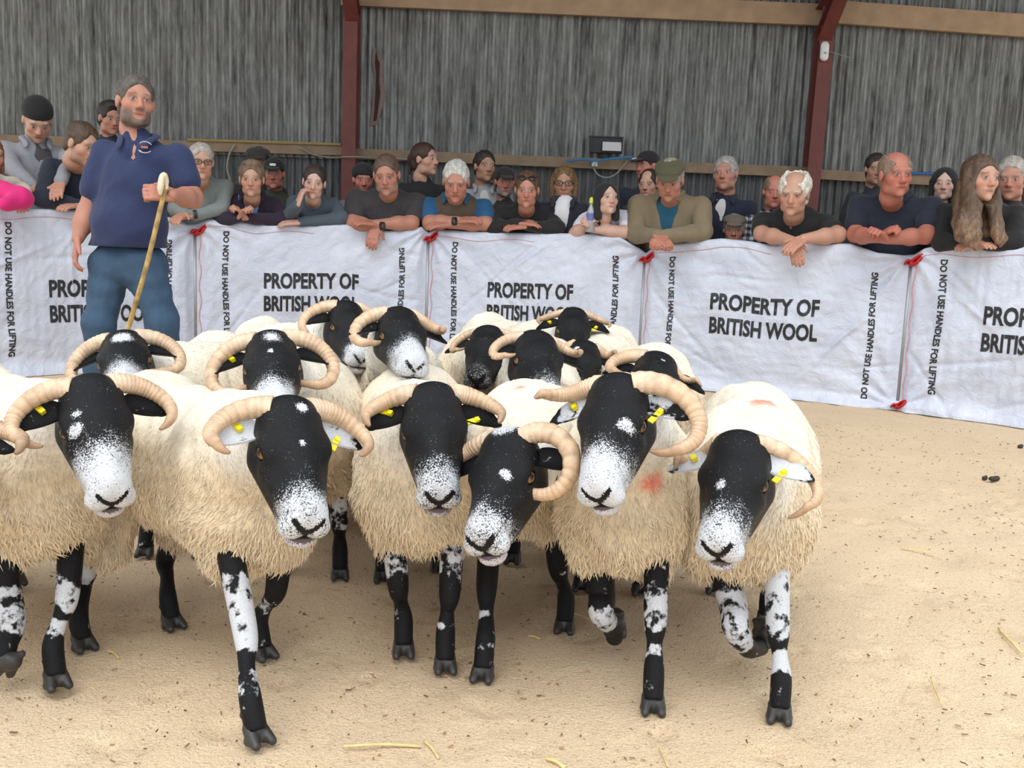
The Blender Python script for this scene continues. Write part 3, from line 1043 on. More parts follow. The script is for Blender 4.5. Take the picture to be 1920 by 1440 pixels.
def make_horn(name, P, r0, root, X, seed, tone=1.0):
    rs = np.random.RandomState(seed)
    P = P @ X[0].T + X[1]
    n = 110
    Q = spline(P, n)
    t = np.linspace(0, 1, n)
    rad = r0 * (1 - t) ** .62 * .92 + r0 * .09
    ph = np.cumsum(1 + .5 * np.sin(t * 9 + seed)) / n
    ring = np.sin(ph * 2 * np.pi * 21)
    amp = (1 - sm(.55, .95, t))
    rad = rad * (1 + .032 * ring * amp + .008 * rs.normal(size=n))
    base = np.array([0.64, 0.43, 0.275]) * tone; tip = np.array([0.30, 0.17, 0.09]) * tone; pale = np.array([0.74, 0.59, 0.44]) * tone
    c = base * (1 - .22 * np.clip(-ring, 0, 1) ** 2 * amp)[:, None]
    c = mixc(c, pale, .5 * (1 - sm(0, .3, t)))
    c = mixc(c, tip, sm(.62, 1.0, t) * .8)
    mb = MB().tube(Q, rad, 10, col=c, flat=.88)
    return mb.build(name, HORN, root)

def make_ear(s, st, root, X, seed):
    rs = np.random.RandomState(seed)
    L, W = .105, .026
    el, az = st.get('earlift', -.1), st.get('earfwd', .05)
    ax = nrm((s * 1.0, .12 - el, -.25 + az))
    nz = nrm(np.cross(ax, (0, 1, 0)) * s); up = np.cross(nz, ax)
    b = np.array([s * .048, .036, -.052])
    V, C = [], []
    n, m = 14, 9
    for i in range(n):
        t = i / (n - 1)
        wd = W * (math.sin(math.pi * min(1, .16 + .84 * t)) ** .75 if t < 1 else 0) * (1.0 if t > .15 else .8) + .0015
        for side in (0, 1):
            for j in range(m):
                q = -1 + 2 * j / (m - 1)
                cup = .5 * wd * (q * q) * (1 if t < .8 else .6)
                p = b + ax * L * t + up * wd * q + nz * (cup + (-.0022 if side else .0022))
                V.append(p)
                pw = st.get('ear', 0.0)
                C.append((pw + (.25 if pw > .2 and t < .7 else 0) - (.4 if t > .86 else 0), 0, .0))
    V = np.array(V) @ X[0].T + X[1]
    F = []
    M = 2 * m
    for i in range(n - 1):
        for side in (0, 1):
            for j in range(m - 1):
                a = i * M + side * m + j
                f = (a, a + 1, a + M + 1, a + M)
                F.append(f if side else f[::-1])
        for j, fl in ((0, 0), (m - 1, 1)):
            a = i * M + j
            f = (a, a + m, a + m + M, a + M)
            F.append(f if fl else f[::-1])
    ear = MB().add(V, F, np.array(C)).build('ear', FUR, root)
    if st.get('tag%d' % -s, True):
        c = b + ax * L * st.get('tagpos', .42) - up * W * .55 + nz * .010
        mb = MB()
        ta = st.get('taga', .3) * s
        d1 = nrm(up * -math.cos(ta) + ax * math.sin(ta)); d2 = np.cross(nz, d1)
        rot = np.stack([d2, nz, d1], 1)
        mb.box(c + d1 * .012, (.0125, .0035, .034), rot)
        mb.box(c + d1 * -.004, (.010, .010, .010), rot)
        mb.v = [v @ X[0].T + X[1] for v in mb.v]
        mb.build('ear_tag', TAGY, ear, smooth=False)
    return ear

def solve_head(poll, nose, D, L=.268, yaw=0, far=False):
    """world frame of a head from the pixels of poll and nose"""
    P0 = at(*poll, D)
    d = nrm(ray(*nose))
    w = P0 - CAM
    bq = w @ d
    disc = bq * bq - (w @ w - L * L)
    t = bq + (math.sqrt(max(disc, 0)) if far else -math.sqrt(max(disc, 0)))
    N_ = CAM + d * t
    F = nrm(N_ - P0)
    S0 = np.cross(np.array([math.sin(yaw), -math.cos(yaw), 0]), (0, 0, 1.0))
    S = nrm(S0 - F * (F @ S0))
    U = np.cross(S, F)
    return np.stack([S, F, U], 1), P0

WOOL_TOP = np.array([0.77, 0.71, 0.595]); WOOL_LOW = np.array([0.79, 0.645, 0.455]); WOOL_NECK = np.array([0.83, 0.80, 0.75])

def sheep(name_seed, label, poll, nose, D, yaw, chest, heading, legs, st=None, q=0, w=.165, marks=(), group='Blackface ewes in the ring', size=1.0, rump_l=.54, far=False, locks=None):
    """poll/nose pixels with distance D; chest = (x, y) on the floor between the forefeet; heading in degrees (0 = towards the photographer)"""
    st = dict({'m0': .15}, **(st or {}))
    seed = name_seed
    rs = np.random.RandomState(seed)
    Rm, P0 = solve_head(poll, nose, D, .268 * size, R(yaw), far)
    X = (Rm * size, P0)
    hd = np.array([math.sin(R(heading)), -math.cos(R(heading)), 0]); sd_ = np.array([hd[1], -hd[0], 0]) * -1  # side: sheep's own left/right
    c0 = np.array([chest[0], chest[1], 0.0])
    root = empty('sheep', c0)
    def loc(f, s, z):
        return c0 + hd * f + sd_ * s + np.array([0, 0, z])
    tilt = np.stack([hd, sd_, (0, 0, 1)], 1)
    # ---- trunk in its fleece
    B = Blob(.055)
    z_ = size
    B.ell(loc(-.27, 0, .440), (.35, w, .180), tilt)
    B.ell(loc(-.03, 0, .440), (.17, w * .95, .195), tilt)
    B.ell(loc(.07, 0, .405), (.10, .105, .135), tilt)
    B.ell(loc(-rump_l, 0, .470), (.15, w * .93, .165), tilt)
    hb = P0 + (Rm @ np.array([0, .0, -.125])) * size
    B.cone(loc(-.02, 0, .50), hb, .135, .074, k=.06)
    for s in (-1, 1):
        fh = [np.asarray(g['foot'], float) for g in legs if not g.get('front', True) and g['s'] == s]
        kn_ = loc(-rump_l + .02, s * .085, .38) * .60 + fh[0] * .40 if fh else loc(-rump_l + .01, s * .085, .245)
        B.cone(loc(-rump_l, s * .085, .42), kn_, .10, .054)
        B.cone(loc(.02, s * .080, .37), loc(.025, s * .080, .275), .070, .040)
    h = .0125 if q == 0 else .019
    V, Qd = B.mesh(h, disp=lambda G: -.0055 * wob(G, 38, seed) - .003 * wob(G, 85, seed + 1) - .006 * wob(G, 14, seed + 2))
    dh = np.linalg.norm(V - hb, axis=1)
    zz = V[:, 2]
    nrmv = vnormals(V, Qd)
    tone = sm(.34, .64, zz + .02 * wob(V, 12, seed + 5)) * .8  # dip colour, tan low to cream on top, with some shading painted in
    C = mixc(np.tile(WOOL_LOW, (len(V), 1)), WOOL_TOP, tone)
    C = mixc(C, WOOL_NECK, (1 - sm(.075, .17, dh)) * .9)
    C = C * (1 + .07 * wob(V, 30, seed + 6) + .05 * wob(V, 90, seed + 7))[:, None]
    mk = np.zeros(len(V))
    for (px, py, mw, mh) in marks:
        uu = np.array([proj(p) for p in V])
        # the spot of marker paint lies where that sight line meets the back
        cand = np.where((np.abs(uu[:, 0] - px) < 14) & (np.abs(uu[:, 1] - py) < 12))[0]
        if len(cand):
            k = cand[np.argmin(V[cand, 1] - 2 * nrmv[cand, 2])]
            d = V - V[k]
            ds = d @ sd_; dr = np.linalg.norm(d - ds[:, None] * sd_, axis=1)
            mk = np.maximum(mk, np.exp(-(ds / mw) ** 4 - (dr / mh) ** 4))
    C = mixc(C, (.80, .13, .07), mk * .8)
    # ---- locks of wool
    nl = locks if locks is not None else (21500 if q == 0 else 4500)
    area = np.linalg.norm(np.cross(V[Qd[:, 2]] - V[Qd[:, 0]], V[Qd[:, 3]] - V[Qd[:, 1]]), axis=1)
    fi = rs.choice(len(Qd), nl, p=area / area.sum())
    a, b_ = rs.rand(nl, 1), rs.rand(nl, 1)
    qv = Qd[fi]
    bil = lambda A: (A[qv[:, 0]] * (1 - a) + A[qv[:, 1]] * a) * (1 - b_) + (A[qv[:, 3]] * (1 - a) + A[qv[:, 2]] * a) * b_
    base, nn, cc = bil(V), bil(nrmv), bil(C)
    nn /= np.linalg.norm(nn, axis=1)[:, None]
    comb = -hd * .55 + np.array([0, 0, -1.0]) + .55 * np.stack([wob(base, 9, seed + 8), wob(base, 9, seed + 9), wob(base, 9, seed + 10)], 1) + .22 * rs.normal(size=(nl, 3))
    comb -= nn * np.sum(comb * nn, 1)[:, None]
    comb /= np.linalg.norm(comb, axis=1)[:, None] + 1e-9
    low = 1 - sm(.30, .62, base[:, 2])
    Ln = (.013 + .017 * low) * rs.uniform(.6, 1.3, nl)
    Wd = (.0012 + .0007 * low) * rs.uniform(.7, 1.3, nl) * (1.0 if q == 0 else 1.6)
    lift = (.14 + .26 * low) * rs.uniform(.6, 1.3, nl)
    ok = (np.linalg.norm(base - hb, axis=1) > .070)
    base, nn, cc, comb, Ln, Wd, lift = [t[ok] for t in (base, nn, cc, comb, Ln, Wd, lift)]
    m = len(base)
    side = np.cross(nn, comb)
    d1 = comb * (1 - lift * .3)[:, None] + nn * lift[:, None]
    curl = side * (rs.normal(size=(m, 1)) * .25)
    p0 = base - nn * .002
    p1 = p0 + (d1 + curl * .4) * (Ln * .55)[:, None]
    p2 = p0 + (d1 * .9 + curl + np.array([0, 0, -.16])) * Ln[:, None]
    LV = np.stack([p0 - side * Wd[:, None], p0 + side * Wd[:, None], p0 + nn * Wd[:, None] * 1.5,
                   p1 - side * Wd[:, None] * .8, p1 + side * Wd[:, None] * .8, p1 + nn * Wd[:, None] * 1.2, p2], 1)
    off = (np.arange(m) * 7)[:, None]
    tri = []
    for (i, j, k) in ((0, 2, 5), (0, 5, 3), (2, 1, 4), (2, 4, 5), (3, 5, 6), (5, 4, 6)):
        tri.append(off + np.array([[i, j, k]]))
    tri = np.concatenate(tri)
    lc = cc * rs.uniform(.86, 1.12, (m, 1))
    LC = np.stack([lc * .66, lc * .66, lc * .78, lc, lc, lc * 1.05, lc * 1.1], 1).reshape(-1, 3)  # roots darkened: shade of the gaps between locks painted into the colour
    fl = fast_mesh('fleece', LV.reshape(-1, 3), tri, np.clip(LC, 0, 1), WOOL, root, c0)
    # ---- bare parts: head and legs, one mesh with the trunk
    HV, HQ = HEADS[min(q, 1)]
    hc = np.zeros((len(HV), 3))
    hc[:, 0] = head_white(HV, st); hc[:, 1] = 1.0
    hc[:, 2] = np.where((HV[:, 1] > .235) & (HV[:, 2] < -.086), .4, 0) * st.get('lip', .6)
    HVw = HV @ X[0].T + X[1]
    LVs, LQs, LCs = [], [], []
    nv = len(V) + len(HV)
    hoofs = []
    for li, lg in enumerate(legs):
        front = lg.get('front', True)
        s = lg['s']
        topp = loc(.02, s * .075, .36) if front else loc(-rump_l + .02, s * .085, .38)
        ft = np.asarray(lg['foot'], float)
        if lg.get('pts') is not None:
            pts = [topp] + [np.asarray(p, float) for p in lg['pts']] + [ft]
            zs = lg.get('rad', [.034, .030, .024, .019, .021, .024])
        else:
            dirv = nrm((hd * .5 + np.array([0, -.4, 0])) if front else hd)
            knee = topp * .46 + ft * .54 + hd * (.018 if front else -.035) + np.array([0, 0, .012])
            if front:
                fet = ft + np.array([0, 0, .075]) + hd * -.018 + (topp - ft) * .03
                pts = [topp, topp * .72 + knee * .28, knee, knee * .5 + fet * .5 - hd * .004, fet, ft + np.array([0, 0, .028])]
                zs = [.037, .030, .0255, .0170, .0225, .0225]
            else:
                stifle = topp * .75 + ft * .25 + hd * .03
                hock = topp * .36 + ft * .64 - hd * .055 + np.array([0, 0, .02])
                fet = ft + np.array([0, 0, .075]) - hd * .018
                pts = [topp, stifle, hock, hock * .5 + fet * .5, fet, ft + np.array([0, 0, .028])]
                zs = [.036, .030, .025, .0170, .022, .022]
        Pn = spline(np.column_stack([np.array(pts), zs]), 40)
        mb = MB().tube(Pn[:, :3], Pn[:, 3], 14)
        tv = mb.v[0]; tq = mb.f
        tt = np.repeat(np.linspace(0, 1, 40), 14)
        wv = np.full(len(tv), lg.get('base', .02))
        for (t0, t1, val) in lg.get('white', ()):
            wv = np.maximum(wv, val * sm(t0 - .03, t0 + .02, tt) * (1 - sm(t1 - .02, t1 + .03, tt)))
        cc_ = np.zeros((len(tv), 3)); cc_[:, 0] = wv
        LVs.append(tv); LCs.append(cc_)
        LQs += [[i + nv for i in f] for f in tq]
        nv += len(tv)
        # cloven hoof, claws pointing along the foot's own direction
        fd = nrm(lg.get('dir', hd)); fs = np.cross((0, 0, 1), fd) if abs(fd[2]) < .9 else sd_
        fs = nrm(fs); fu = np.cross(fd, fs)
        HB = Blob(.006)
        for e in (-1, 1):
            HB.cone(ft + fu * .030 + fs * e * .011 - fd * .006, ft + fu * .010 + fs * e * .018 + fd * .030, .0145, .0095, k=.01)
            HB.ell(ft + fu * .009 + fs * e * .014 + fd * .004, (.015, .015, .009), k=.01)
        HB.cone(ft + fu * .05 - fd * .012, ft + fu * .03 - fd * .004, .020, .018)
        for e in (-1, 1):
            HB.ell(ft + fu * .055 + fs * e * .014 - fd * .026, .008)
        hv, hq = HB.mesh(.0055 if q == 0 else .009)
        if lg.get('dir') is None:
            hv[:, 2] = np.maximum(hv[:, 2], .0)
        hoofs.append((hv, hq))
    AV = np.concatenate([V, HVw] + LVs)
    AC = np.concatenate([C, hc] + LCs)
    quads = np.concatenate([Qd, HQ + len(V)])
    mb = MB()
    mb.v = [AV]; mb.c = [AC]; mb.n = len(AV)
    mb.f = quads.tolist() + LQs
    mb.m = [0] * len(Qd) + [1] * (len(HQ) + len(LQs))
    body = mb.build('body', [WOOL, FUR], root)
    for hv, hq in hoofs:
        fast_mesh('hoof', hv, hq, np.full((len(hv), 3), .1), HOOF, root, c0)
    for s in (-1, 1):
        ev, ef, ec = eye_mesh((s * .0555, .096, -.0450), s)
        MB().add(ev @ X[0].T + X[1], ef, ec).build('eye', EYEM, root)
        hst = dict(st, **st.get('horn%d' % -s, {}))
        if not hst.get('nohorn'):
            make_horn('horn', horn_curve(s, hst), hst.get('hr', .0255) * size, root, X, seed * 7 + s, st.get('htone', 1.0))
        make_ear(s, dict(st, **st.get('ear%d' % -s, {})), root, X, seed * 3 + s)
    tag(root, label, 'sheep', group)
    return root

def gf(px, py):
    return ground(px, py)
# ---- the flock
def L_(s, foot, **kw):
    return dict(s=s, foot=foot, **kw)
def stand(c, hd_deg, seed, rump=.54, hide=()):
    """four standing legs of a ewe whose feet cannot be seen in detail"""
    h = np.array([math.sin(R(hd_deg)), -math.cos(R(hd_deg)), 0]); s = np.array([-h[1], h[0], 0])
    rs = np.random.RandomState(seed)
    out = []
    for i, (f, sd2, fr) in enumerate(((.03, -1, True), (.03, 1, True), (-rump + .02, -1, False), (-rump + .02, 1, False))):
        if i in hide: continue
        p = np.array([c[0], c[1], 0]) + h * (f + rs.uniform(-.06, .06)) + s * sd2 * .085
        out.append(dict(s=sd2, foot=p, front=fr, white=((.25, .45, .5),) if rs.rand() < .5 else ()))
    return out
def hind(c, hd_deg, rump=.54, df=(0, 0), white=()):
    h = np.array([math.sin(R(hd_deg)), -math.cos(R(hd_deg)), 0]); s = np.array([-h[1], h[0], 0])
    return [dict(s=sd2, foot=np.array([c[0], c[1], 0]) + h * (-rump + .02 + d) + s * sd2 * .085, front=False, white=white) for sd2, d in ((-1, df[0]), (1, df[1]))]
# side sign: +1 lies towards the picture's right for a ewe facing the photographer

def make_flock():
    # B: oblique ewe stepping forward
    cB = (-.58, 2.17); hB = 47
    sheep(2, 'ewe stepping forward with one white-splashed foreleg far ahead, mottled ears', (548, 748), (592, 962), 1.86, 34, cB, hB,
          [L_(-1, gf(480, 1393), white=((.28, .50, .75), (.66, .80, .5))), L_(1, gf(492, 1234), white=((.45, .62, .35),)),
           dict(s=-1, foot=gf(155, 1218), front=False, white=((.28, .55, .5),)), dict(s=1, foot=gf(322, 1178), front=False, white=((.3, .4, .4),))],
          dict(m0=.160, mw=.66, sweep=165, R=.088, drift=.06, ear=.62, spots=((.0, .115, .007, .75), (.012, .03, .012, .7)), **{'tag-1': True}), w=.165, rump_l=.46)
    # A
    cA = (-1.07, 2.19)
    sheep(1, 'ewe with an all-white muzzle and wide pale horns beside the sheep stepping forward', (170, 708), (215, 915), 1.98, 28, cA, 42,
          [L_(1, gf(105, 1288), white=((.36, .50, .7), (.60, .73, .6))),
           L_(-1, at(8, 1240, 2.02), pts=[at(8, 1085, 2.1), at(22, 1165, 2.06), at(14, 1210, 2.04)], rad=[.036, .033, .028, .021, .021], white=((.3, .6, .55),), dir=nrm((-.2, -.3, -1)))] + hind(cA, 42),
          dict(m0=.122, sweep=185, R=.088, drift=.05, ear=.05, spots=((-.045, .115, .014, .62), (-.04, .085, .01, .5)), **{'tag1': False, 'horn1': dict(sweep=172, drift=.05)}))
    # C
    cC = (-.205, 2.33)
    sheep(3, 'ewe with a speckled grey muzzle and a yellow tag in each dark ear', (812, 722), (826, 912), 2.10, 6, cC, 8,
          [L_(-1, gf(756, 1229), white=((.28, .36, .55),)), L_(1, gf(834, 1258), white=((.20, .34, .6), (.72, .76, .45)))] + hind(cC, 8, df=(.05, -.04)),
          dict(m0=.155, mw=.62, sweep=140, R=.085, drift=.05, ear=.0, flare=.0, taga=.9), marks=((735, 688, .05, .016),), w=.165)
    # D
    cD = (.04, 2.50)
    sheep(4, 'ewe turning its lowered head aside, one horn curled right round', (948, 806), (884, 992), 2.00, -38, cD, -8,
          [L_(-1, gf(905, 1274), white=((.62, .66, .4), (.82, .88, .42))), L_(1, gf(1058, 1184), white=((.5, .53, .3),))] + hind(cD, -8, df=(.03, -.05)),
          dict(m0=.155, mw=.60, ear=.0, spots=((.03, .125, .012, .66), (.0, .0, .03, .7)), horn1=dict(sweep=300, R=.078, drift=.03, tight=.30, back=.0), **{'horn-1': dict(sweep=150, R=.075), 'tag1': False, 'tag-1': False}),
          marks=((952, 696, .02, .016), (978, 736, .014, .012)), w=.138, far=False)
    # E
    cE = (.275, 2.25)
    sheep(5, 'ewe with a pure white nose raised and one big horn sweeping round its tagged ear', (1152, 705), (1105, 905), 1.98, -32, cE, -4,
          [L_(1, gf(1223, 1334), white=((.32, .46, .6), (.62, .70, .5))),
           L_(-1, at(1152, 1195, 2.28), pts=[at(1128, 1105, 2.22), at(1128, 1150, 2.18), at(1150, 1178, 2.24)], rad=[.036, .032, .029, .021, .021], white=((.45, .62, .62),), dir=nrm((.2, .9, -.5)))] + hind(cE, -4),
          dict(m0=.135, ear=.30, spots=((.045, .12, .014, .6), (.035, .125, .01, .55)), horn1=dict(sweep=215, R=.100, drift=.03, tight=.35, hr=.028), **{'horn-1': dict(sweep=130, R=.07, drift=.08, flare=.03)}),
          marks=((1212, 900, .025, .022),), w=.150)
    # F
    cF = (.55, 2.24)
    sheep(6, 'ewe at the open end of the row with white ears and a lifted foreleg', (1385, 812), (1336, 1005), 1.98, -30, cF, -14,
          [L_(1, gf(1460, 1350), white=((.18, .44, .62), (.60, .78, .75))),
           L_(-1, at(1425, 1212, 2.22), pts=[at(1372, 1125, 2.18), at(1380, 1180, 2.10), at(1402, 1215, 2.14)], rad=[.036, .033, .029, .022, .022], white=((.2, .66, .66),), dir=nrm((.7, .6, -.3)))]
          + [dict(s=1, foot=gf(1436, 1172), front=False, white=((.1, .5, .7),)), dict(s=-1, foot=np.array([.62, 2.80, 0]), front=False)],
          dict(m0=.150, mw=.70, ear=.66, sweep=185, R=.092, drift=.0, back=.05, earlift=-.02, spots=((-.01, .14, .012, .45),), hr=.021, **{'horn-1': dict(sweep=115, R=.075)}), marks=((1430, 751, .03, .025),), w=.165)
    # 0: mostly out of frame
    c0_ = (-1.52, 2.02)
    sheep(7, 'ewe almost hidden at the edge, only a brown horn tip and flank in view', (-150, 800), (-175, 980), 1.86, -10, c0_, 42,
          stand(c0_, 42, 7), dict(m0=.15, sweep=165, R=.092, drift=.06, flare=.035, htone=.8), q=1)
    # back row
    def back(seed, label, poll, nose, D, yaw, c, hd_, st, **kw):
        sheep(seed, label, poll, nose, D, yaw, c, hd_, stand(c, hd_, seed), dict(dict(nz=.55), **st), q=1, w=.16, **kw)
    back(8, 'ewe with a white blaze on its forehead in front of the stockman', (228, 622), (226, 706), 2.72, -4, (-1.02, 3.0), 5, dict(m0=.13, sweep=235, R=.080, tight=.3, drift=.02, spots=((.002, .06, .030, .72),), **{'tag1': False, 'tag-1': False, 'ear': .02}))
    back(9, 'ewe with ringed pale horns curled in full circles and a white nose', (505, 622), (512, 736), 2.45, 2, (-.57, 2.80), 12, dict(m0=.15, sweep=250, R=.083, tight=.28, drift=.02, top=True, spots=((.0, .105, .008, .7),), **{'tag1': False}))
    back(10, 'ewe looking aside with a bright white nose above the marked back', (750, 578), (786, 660), 2.92, 34, (-.36, 3.30), 18, dict(m0=.135, sweep=225, R=.074, tight=.35, drift=.02, **{'tag1': False, 'tag-1': False, 'horn1': dict(sweep=150, drift=.05)}))
    back(11, 'ewe half hidden behind the one with the bright white nose', (652, 566), (686, 652), 3.40, 40, (-.86, 3.75), 25, dict(m0=.17, sweep=175, R=.09, drift=.0, **{'tag1': False, 'tag-1': False}))
    back(12, 'dark-faced ewe with a thin hooked horn deep in the flock', (915, 612), (890, 690), 3.40, -15, (-.14, 3.85), -2, dict(m0=.19, mw=.35, sweep=210, R=.066, hr=.018, tight=.3, htone=.9, **{'tag1': False, 'tag-1': False}))
    back(13, 'ewe with a dark nose and a tightly hooked horn between its neighbours', (1008, 622), (1034, 712), 2.78, 26, (.08, 3.32), -8, dict(m0=.17, mw=.45, sweep=215, R=.066, hr=.020, tight=.32, **{'tag1': False, 'tag-1': False, 'horn1': dict(sweep=140, R=.07, drift=.05)}))
    back(14, 'small ewe furthest back with level horns and green-yellow tags', (1076, 578), (1084, 650), 4.0, 4, (.10, 4.45), 25, dict(m0=.2, mw=.35, sweep=140, R=.085, hr=.019, htone=.85))
    back(15, 'dark ewe squeezed behind the hook-horned one, white fleck on its cheek', (1098, 640), (1092, 716), 3.60, 10, (.35, 4.05), -10, dict(m0=.2, mw=.3, sweep=120, R=.06, spots=((-.03, .06, .012, .7),), **{'tag1': False, 'tag-1': False}))
    back(16, 'ewe by the wool sheet with one long horn sticking straight out', (1236, 662), (1228, 742), 2.85, 16, (.47, 3.22), -8, dict(m0=.2, mw=.4, spots=((.012, .06, .008, .7),), horn1=dict(sweep=45, R=.13, a0=100, hr=.017, drift=.02, flare=.02, droop=.03), **{'horn-1': dict(sweep=190, R=.072, hr=.026, back=.02, drift=.05), 'tag1': False, 'tag-1': False}))
make_flock()
# =================================================================== PEOPLE
SKINM = attr_mat('skin', rough=0.55, var=0.05, scale=120, sss=0.08)
HAIRM = attr_mat('hair', rough=0.6, var=0.35, scale=90, bump=.5, bscale=160)
def cloth(rgb, name='cloth'):
    return mat(name, rgb, rough=.85, var=.10, scale=18, bump=.25, bscale=22, sheen=.1)

def face_blob(fem):
    B = Blob(.022)
    j = .88 if fem else 1.0
    B.ell((0, -.012, .035), (.074, .092, .084))
    B.ell((0, .026, -.022), (.060 * (j * .5 + .5), .064, .084))
    B.ell((0, .034, -.066), (.050 * j, .048, .044))
    B.ell((0, .074, -.096), (.022 * j, .018, .018), k=.018)
    for s in (-1, 1):
        B.ell((s * .043, .050, -.022), (.022, .026, .022))
        B.ell((s * .052 * j, .012, -.075), (.014, .028, .024))
    B.cone((-.036, .077, .026), (.036, .077, .026), .013 if fem else .016, k=.014)
    B.cone((0, .084, .010), (0, .106, -.028), .0085, .0125, k=.012)
    for s in (-1, 1):
        B.ell((s * .0125, .096, -.033), (.0085, .010, .008), k=.008)
        B.ell((s * .031, .100, .004), (.017, .018, .0115), k=.010, sub=True)
        B.ell((s * .031, .0795, .004), .0125, k=.002)
        B.ell((s * .0765, -.006, -.004), (.010, .020, .031), k=.008)
    B.cone((-.020, .081, -.0575), (.020, .081, -.0575), .0085, k=.008)
    B.cone((-.016, .079, -.0715), (.016, .079, -.0715), .0085, k=.008)
    B.cone((-.023, .0905, -.0645), (.023, .0905, -.0645), .0028, k=.004, sub=True)
    B.cone((0, -.022, -.05), (0, -.046, -.115), .050 if fem else .058, .050 if fem else .058, k=.02)
    return B
FACES = {(g, q): face_blob(bool(g)).mesh(.0064 if q == 0 else .0088) for g in (0, 1) for q in (0, 1)}

def face_cols(V, fem, skin, hairc, beard=0.0, beardc=None, red=1.0):
    x, y, z = V.T
    skin = np.asarray(skin, float)
    C = np.tile(skin, (len(V), 1))
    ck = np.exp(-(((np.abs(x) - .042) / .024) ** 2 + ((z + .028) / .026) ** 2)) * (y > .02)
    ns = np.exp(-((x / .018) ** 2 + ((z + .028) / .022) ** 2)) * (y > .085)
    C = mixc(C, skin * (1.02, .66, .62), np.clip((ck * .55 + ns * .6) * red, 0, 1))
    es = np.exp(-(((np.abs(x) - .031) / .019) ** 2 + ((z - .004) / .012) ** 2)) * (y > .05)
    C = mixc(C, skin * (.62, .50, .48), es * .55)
    lp = np.exp(-((x / .024) ** 4 + ((z + .0645) / .011) ** 4)) * (y > .07)
    C = mixc(C, skin * (.82, .46, .46), lp * .75)
    C = mixc(C, skin * .32, np.exp(-((x / .024) ** 4 + ((z + .0645) / .0032) ** 2)) * (y > .07) * .9)
    bd = np.exp(-(((np.abs(x) - .032) / .019) ** 4 + ((z - .0275 - .003 * np.cos(x * 60)) / .0048) ** 2)) * (y > .06)
    C = mixc(C, np.asarray(hairc) * .8, bd * .75)
    if beard:
        m = ((z < -.042 - .6 * np.clip(.05 - np.abs(x), 0, .05) * 0) | (np.abs(x) > .045) & (z < .0)) & (y > -.005) & (z > -.135)
        mu = np.exp(-((x / .026) ** 4 + ((z + .048) / .0075) ** 2)) * (y > .07)
        mb_ = np.maximum(sm(-.03, -.055, z) * (y > .0) * (z > -.118) * sm(.018, .034, np.abs(x) + np.maximum(0, -.078 - z) * 3), mu)
        C = mixc(C, np.asarray(beardc if beardc is not None else hairc), np.clip(mb_ * beard * (1 - lp), 0, 1))
    for s in (-1, 1):
        d = V - np.array([s * .031, .0795, .004])
        r = np.linalg.norm(d, axis=1)
        on = (r < .0145) & (d[:, 1] > .002) & (np.abs(d[:, 2] + .0005) < .0050)
        C[on] = (.40, .36, .34)
        ir = on & (np.hypot(d[:, 0], d[:, 2]) < .0068)
        C[ir] = (.035, .03, .03)
        C[(r < .0165) & (d[:, 1] > 0) & (d[:, 2] >= .0045) & (d[:, 2] < .0085)] = skin * .34
    return C

def hair_blob(style, B=None):
    B = B or Blob(.014)
    def ears():
        for s in (-1, 1):
            B.ell((s * .088, .004, -.012), (.024, .026, .038), k=.006, sub=True)
    def face(hl=.078, w=.064):
        B.ell((0, .095, -.035), (w + .012, .075, .100), k=.008, sub=True)
        B.ell((0, .100, hl - .078), (w, .062, .080), k=.008, sub=True)
    if style in ('short', 'receding', 'crop', 'sides', 'fluffy', 'tied', 'bob', 'long', 'quiff'):
        g = {'crop': .0055, 'sides': .009, 'fluffy': .018, 'quiff': .014}.get(style, .009)
        B.ell((0, -.018, .038), (.075 + g, .093 + g, .084 + g))
        B.ell((0, -.062, -.030), (.058 + g, .042 + g, .06))
        if style == 'quiff':
            B.ell((0, .045, .105), (.055, .04, .03))
    if style in ('bob', 'long'):
        for s in (-1, 1):
            B.cone((s * .074, -.004, .03), (s * .076, .012, -.09), .026, .024)
        B.ell((0, -.070, -.06), (.074, .042, .09))
    if style == 'long':
        for k, ang in enumerate((-1.0, -.72, -.35, .3, .9, 1.5, 2.24, 2.84, 3.5, 3.86, 4.14)):
            c, n = math.cos(ang), math.sin(ang)         # 0 = wearer's side, pi/2 = back
            w_ = .012 * math.sin(k * 2.1)
            B.chain([(.072 * c, -.015 - .082 * n, -.02), (.086 * c + w_, -.012 - .078 * n, -.12), (.105 * c - w_, .018 - .07 * n, -.23), (.112 * c + w_, .045 - .065 * n, -.29 - .015 * math.sin(k * 1.7)), (.108 * c, .055 - .06 * n, -.34 - .02 * math.cos(k))], [.030, .031, .030, .026, .012], k=.016)
    face(.066 if style == 'long' else .076)
    if style in ('short', 'receding', 'crop', 'sides', 'fluffy', 'tied', 'quiff'):
        ears()
    if style == 'receding':
        B.ell((0, .075, .10), (.052, .05, .05), k=.01, sub=True)
    if style in ('sides', 'fluffy'):
        B.ell((0, .035, .125), (.058, .115, .075), k=.012, sub=True)
    if style == 'tied':
        B.ell((0, -.118, .015), (.036, .032, .040))
        B.cone((0, -.13, .0), (0, -.14, -.09), .024, .012)
    return B

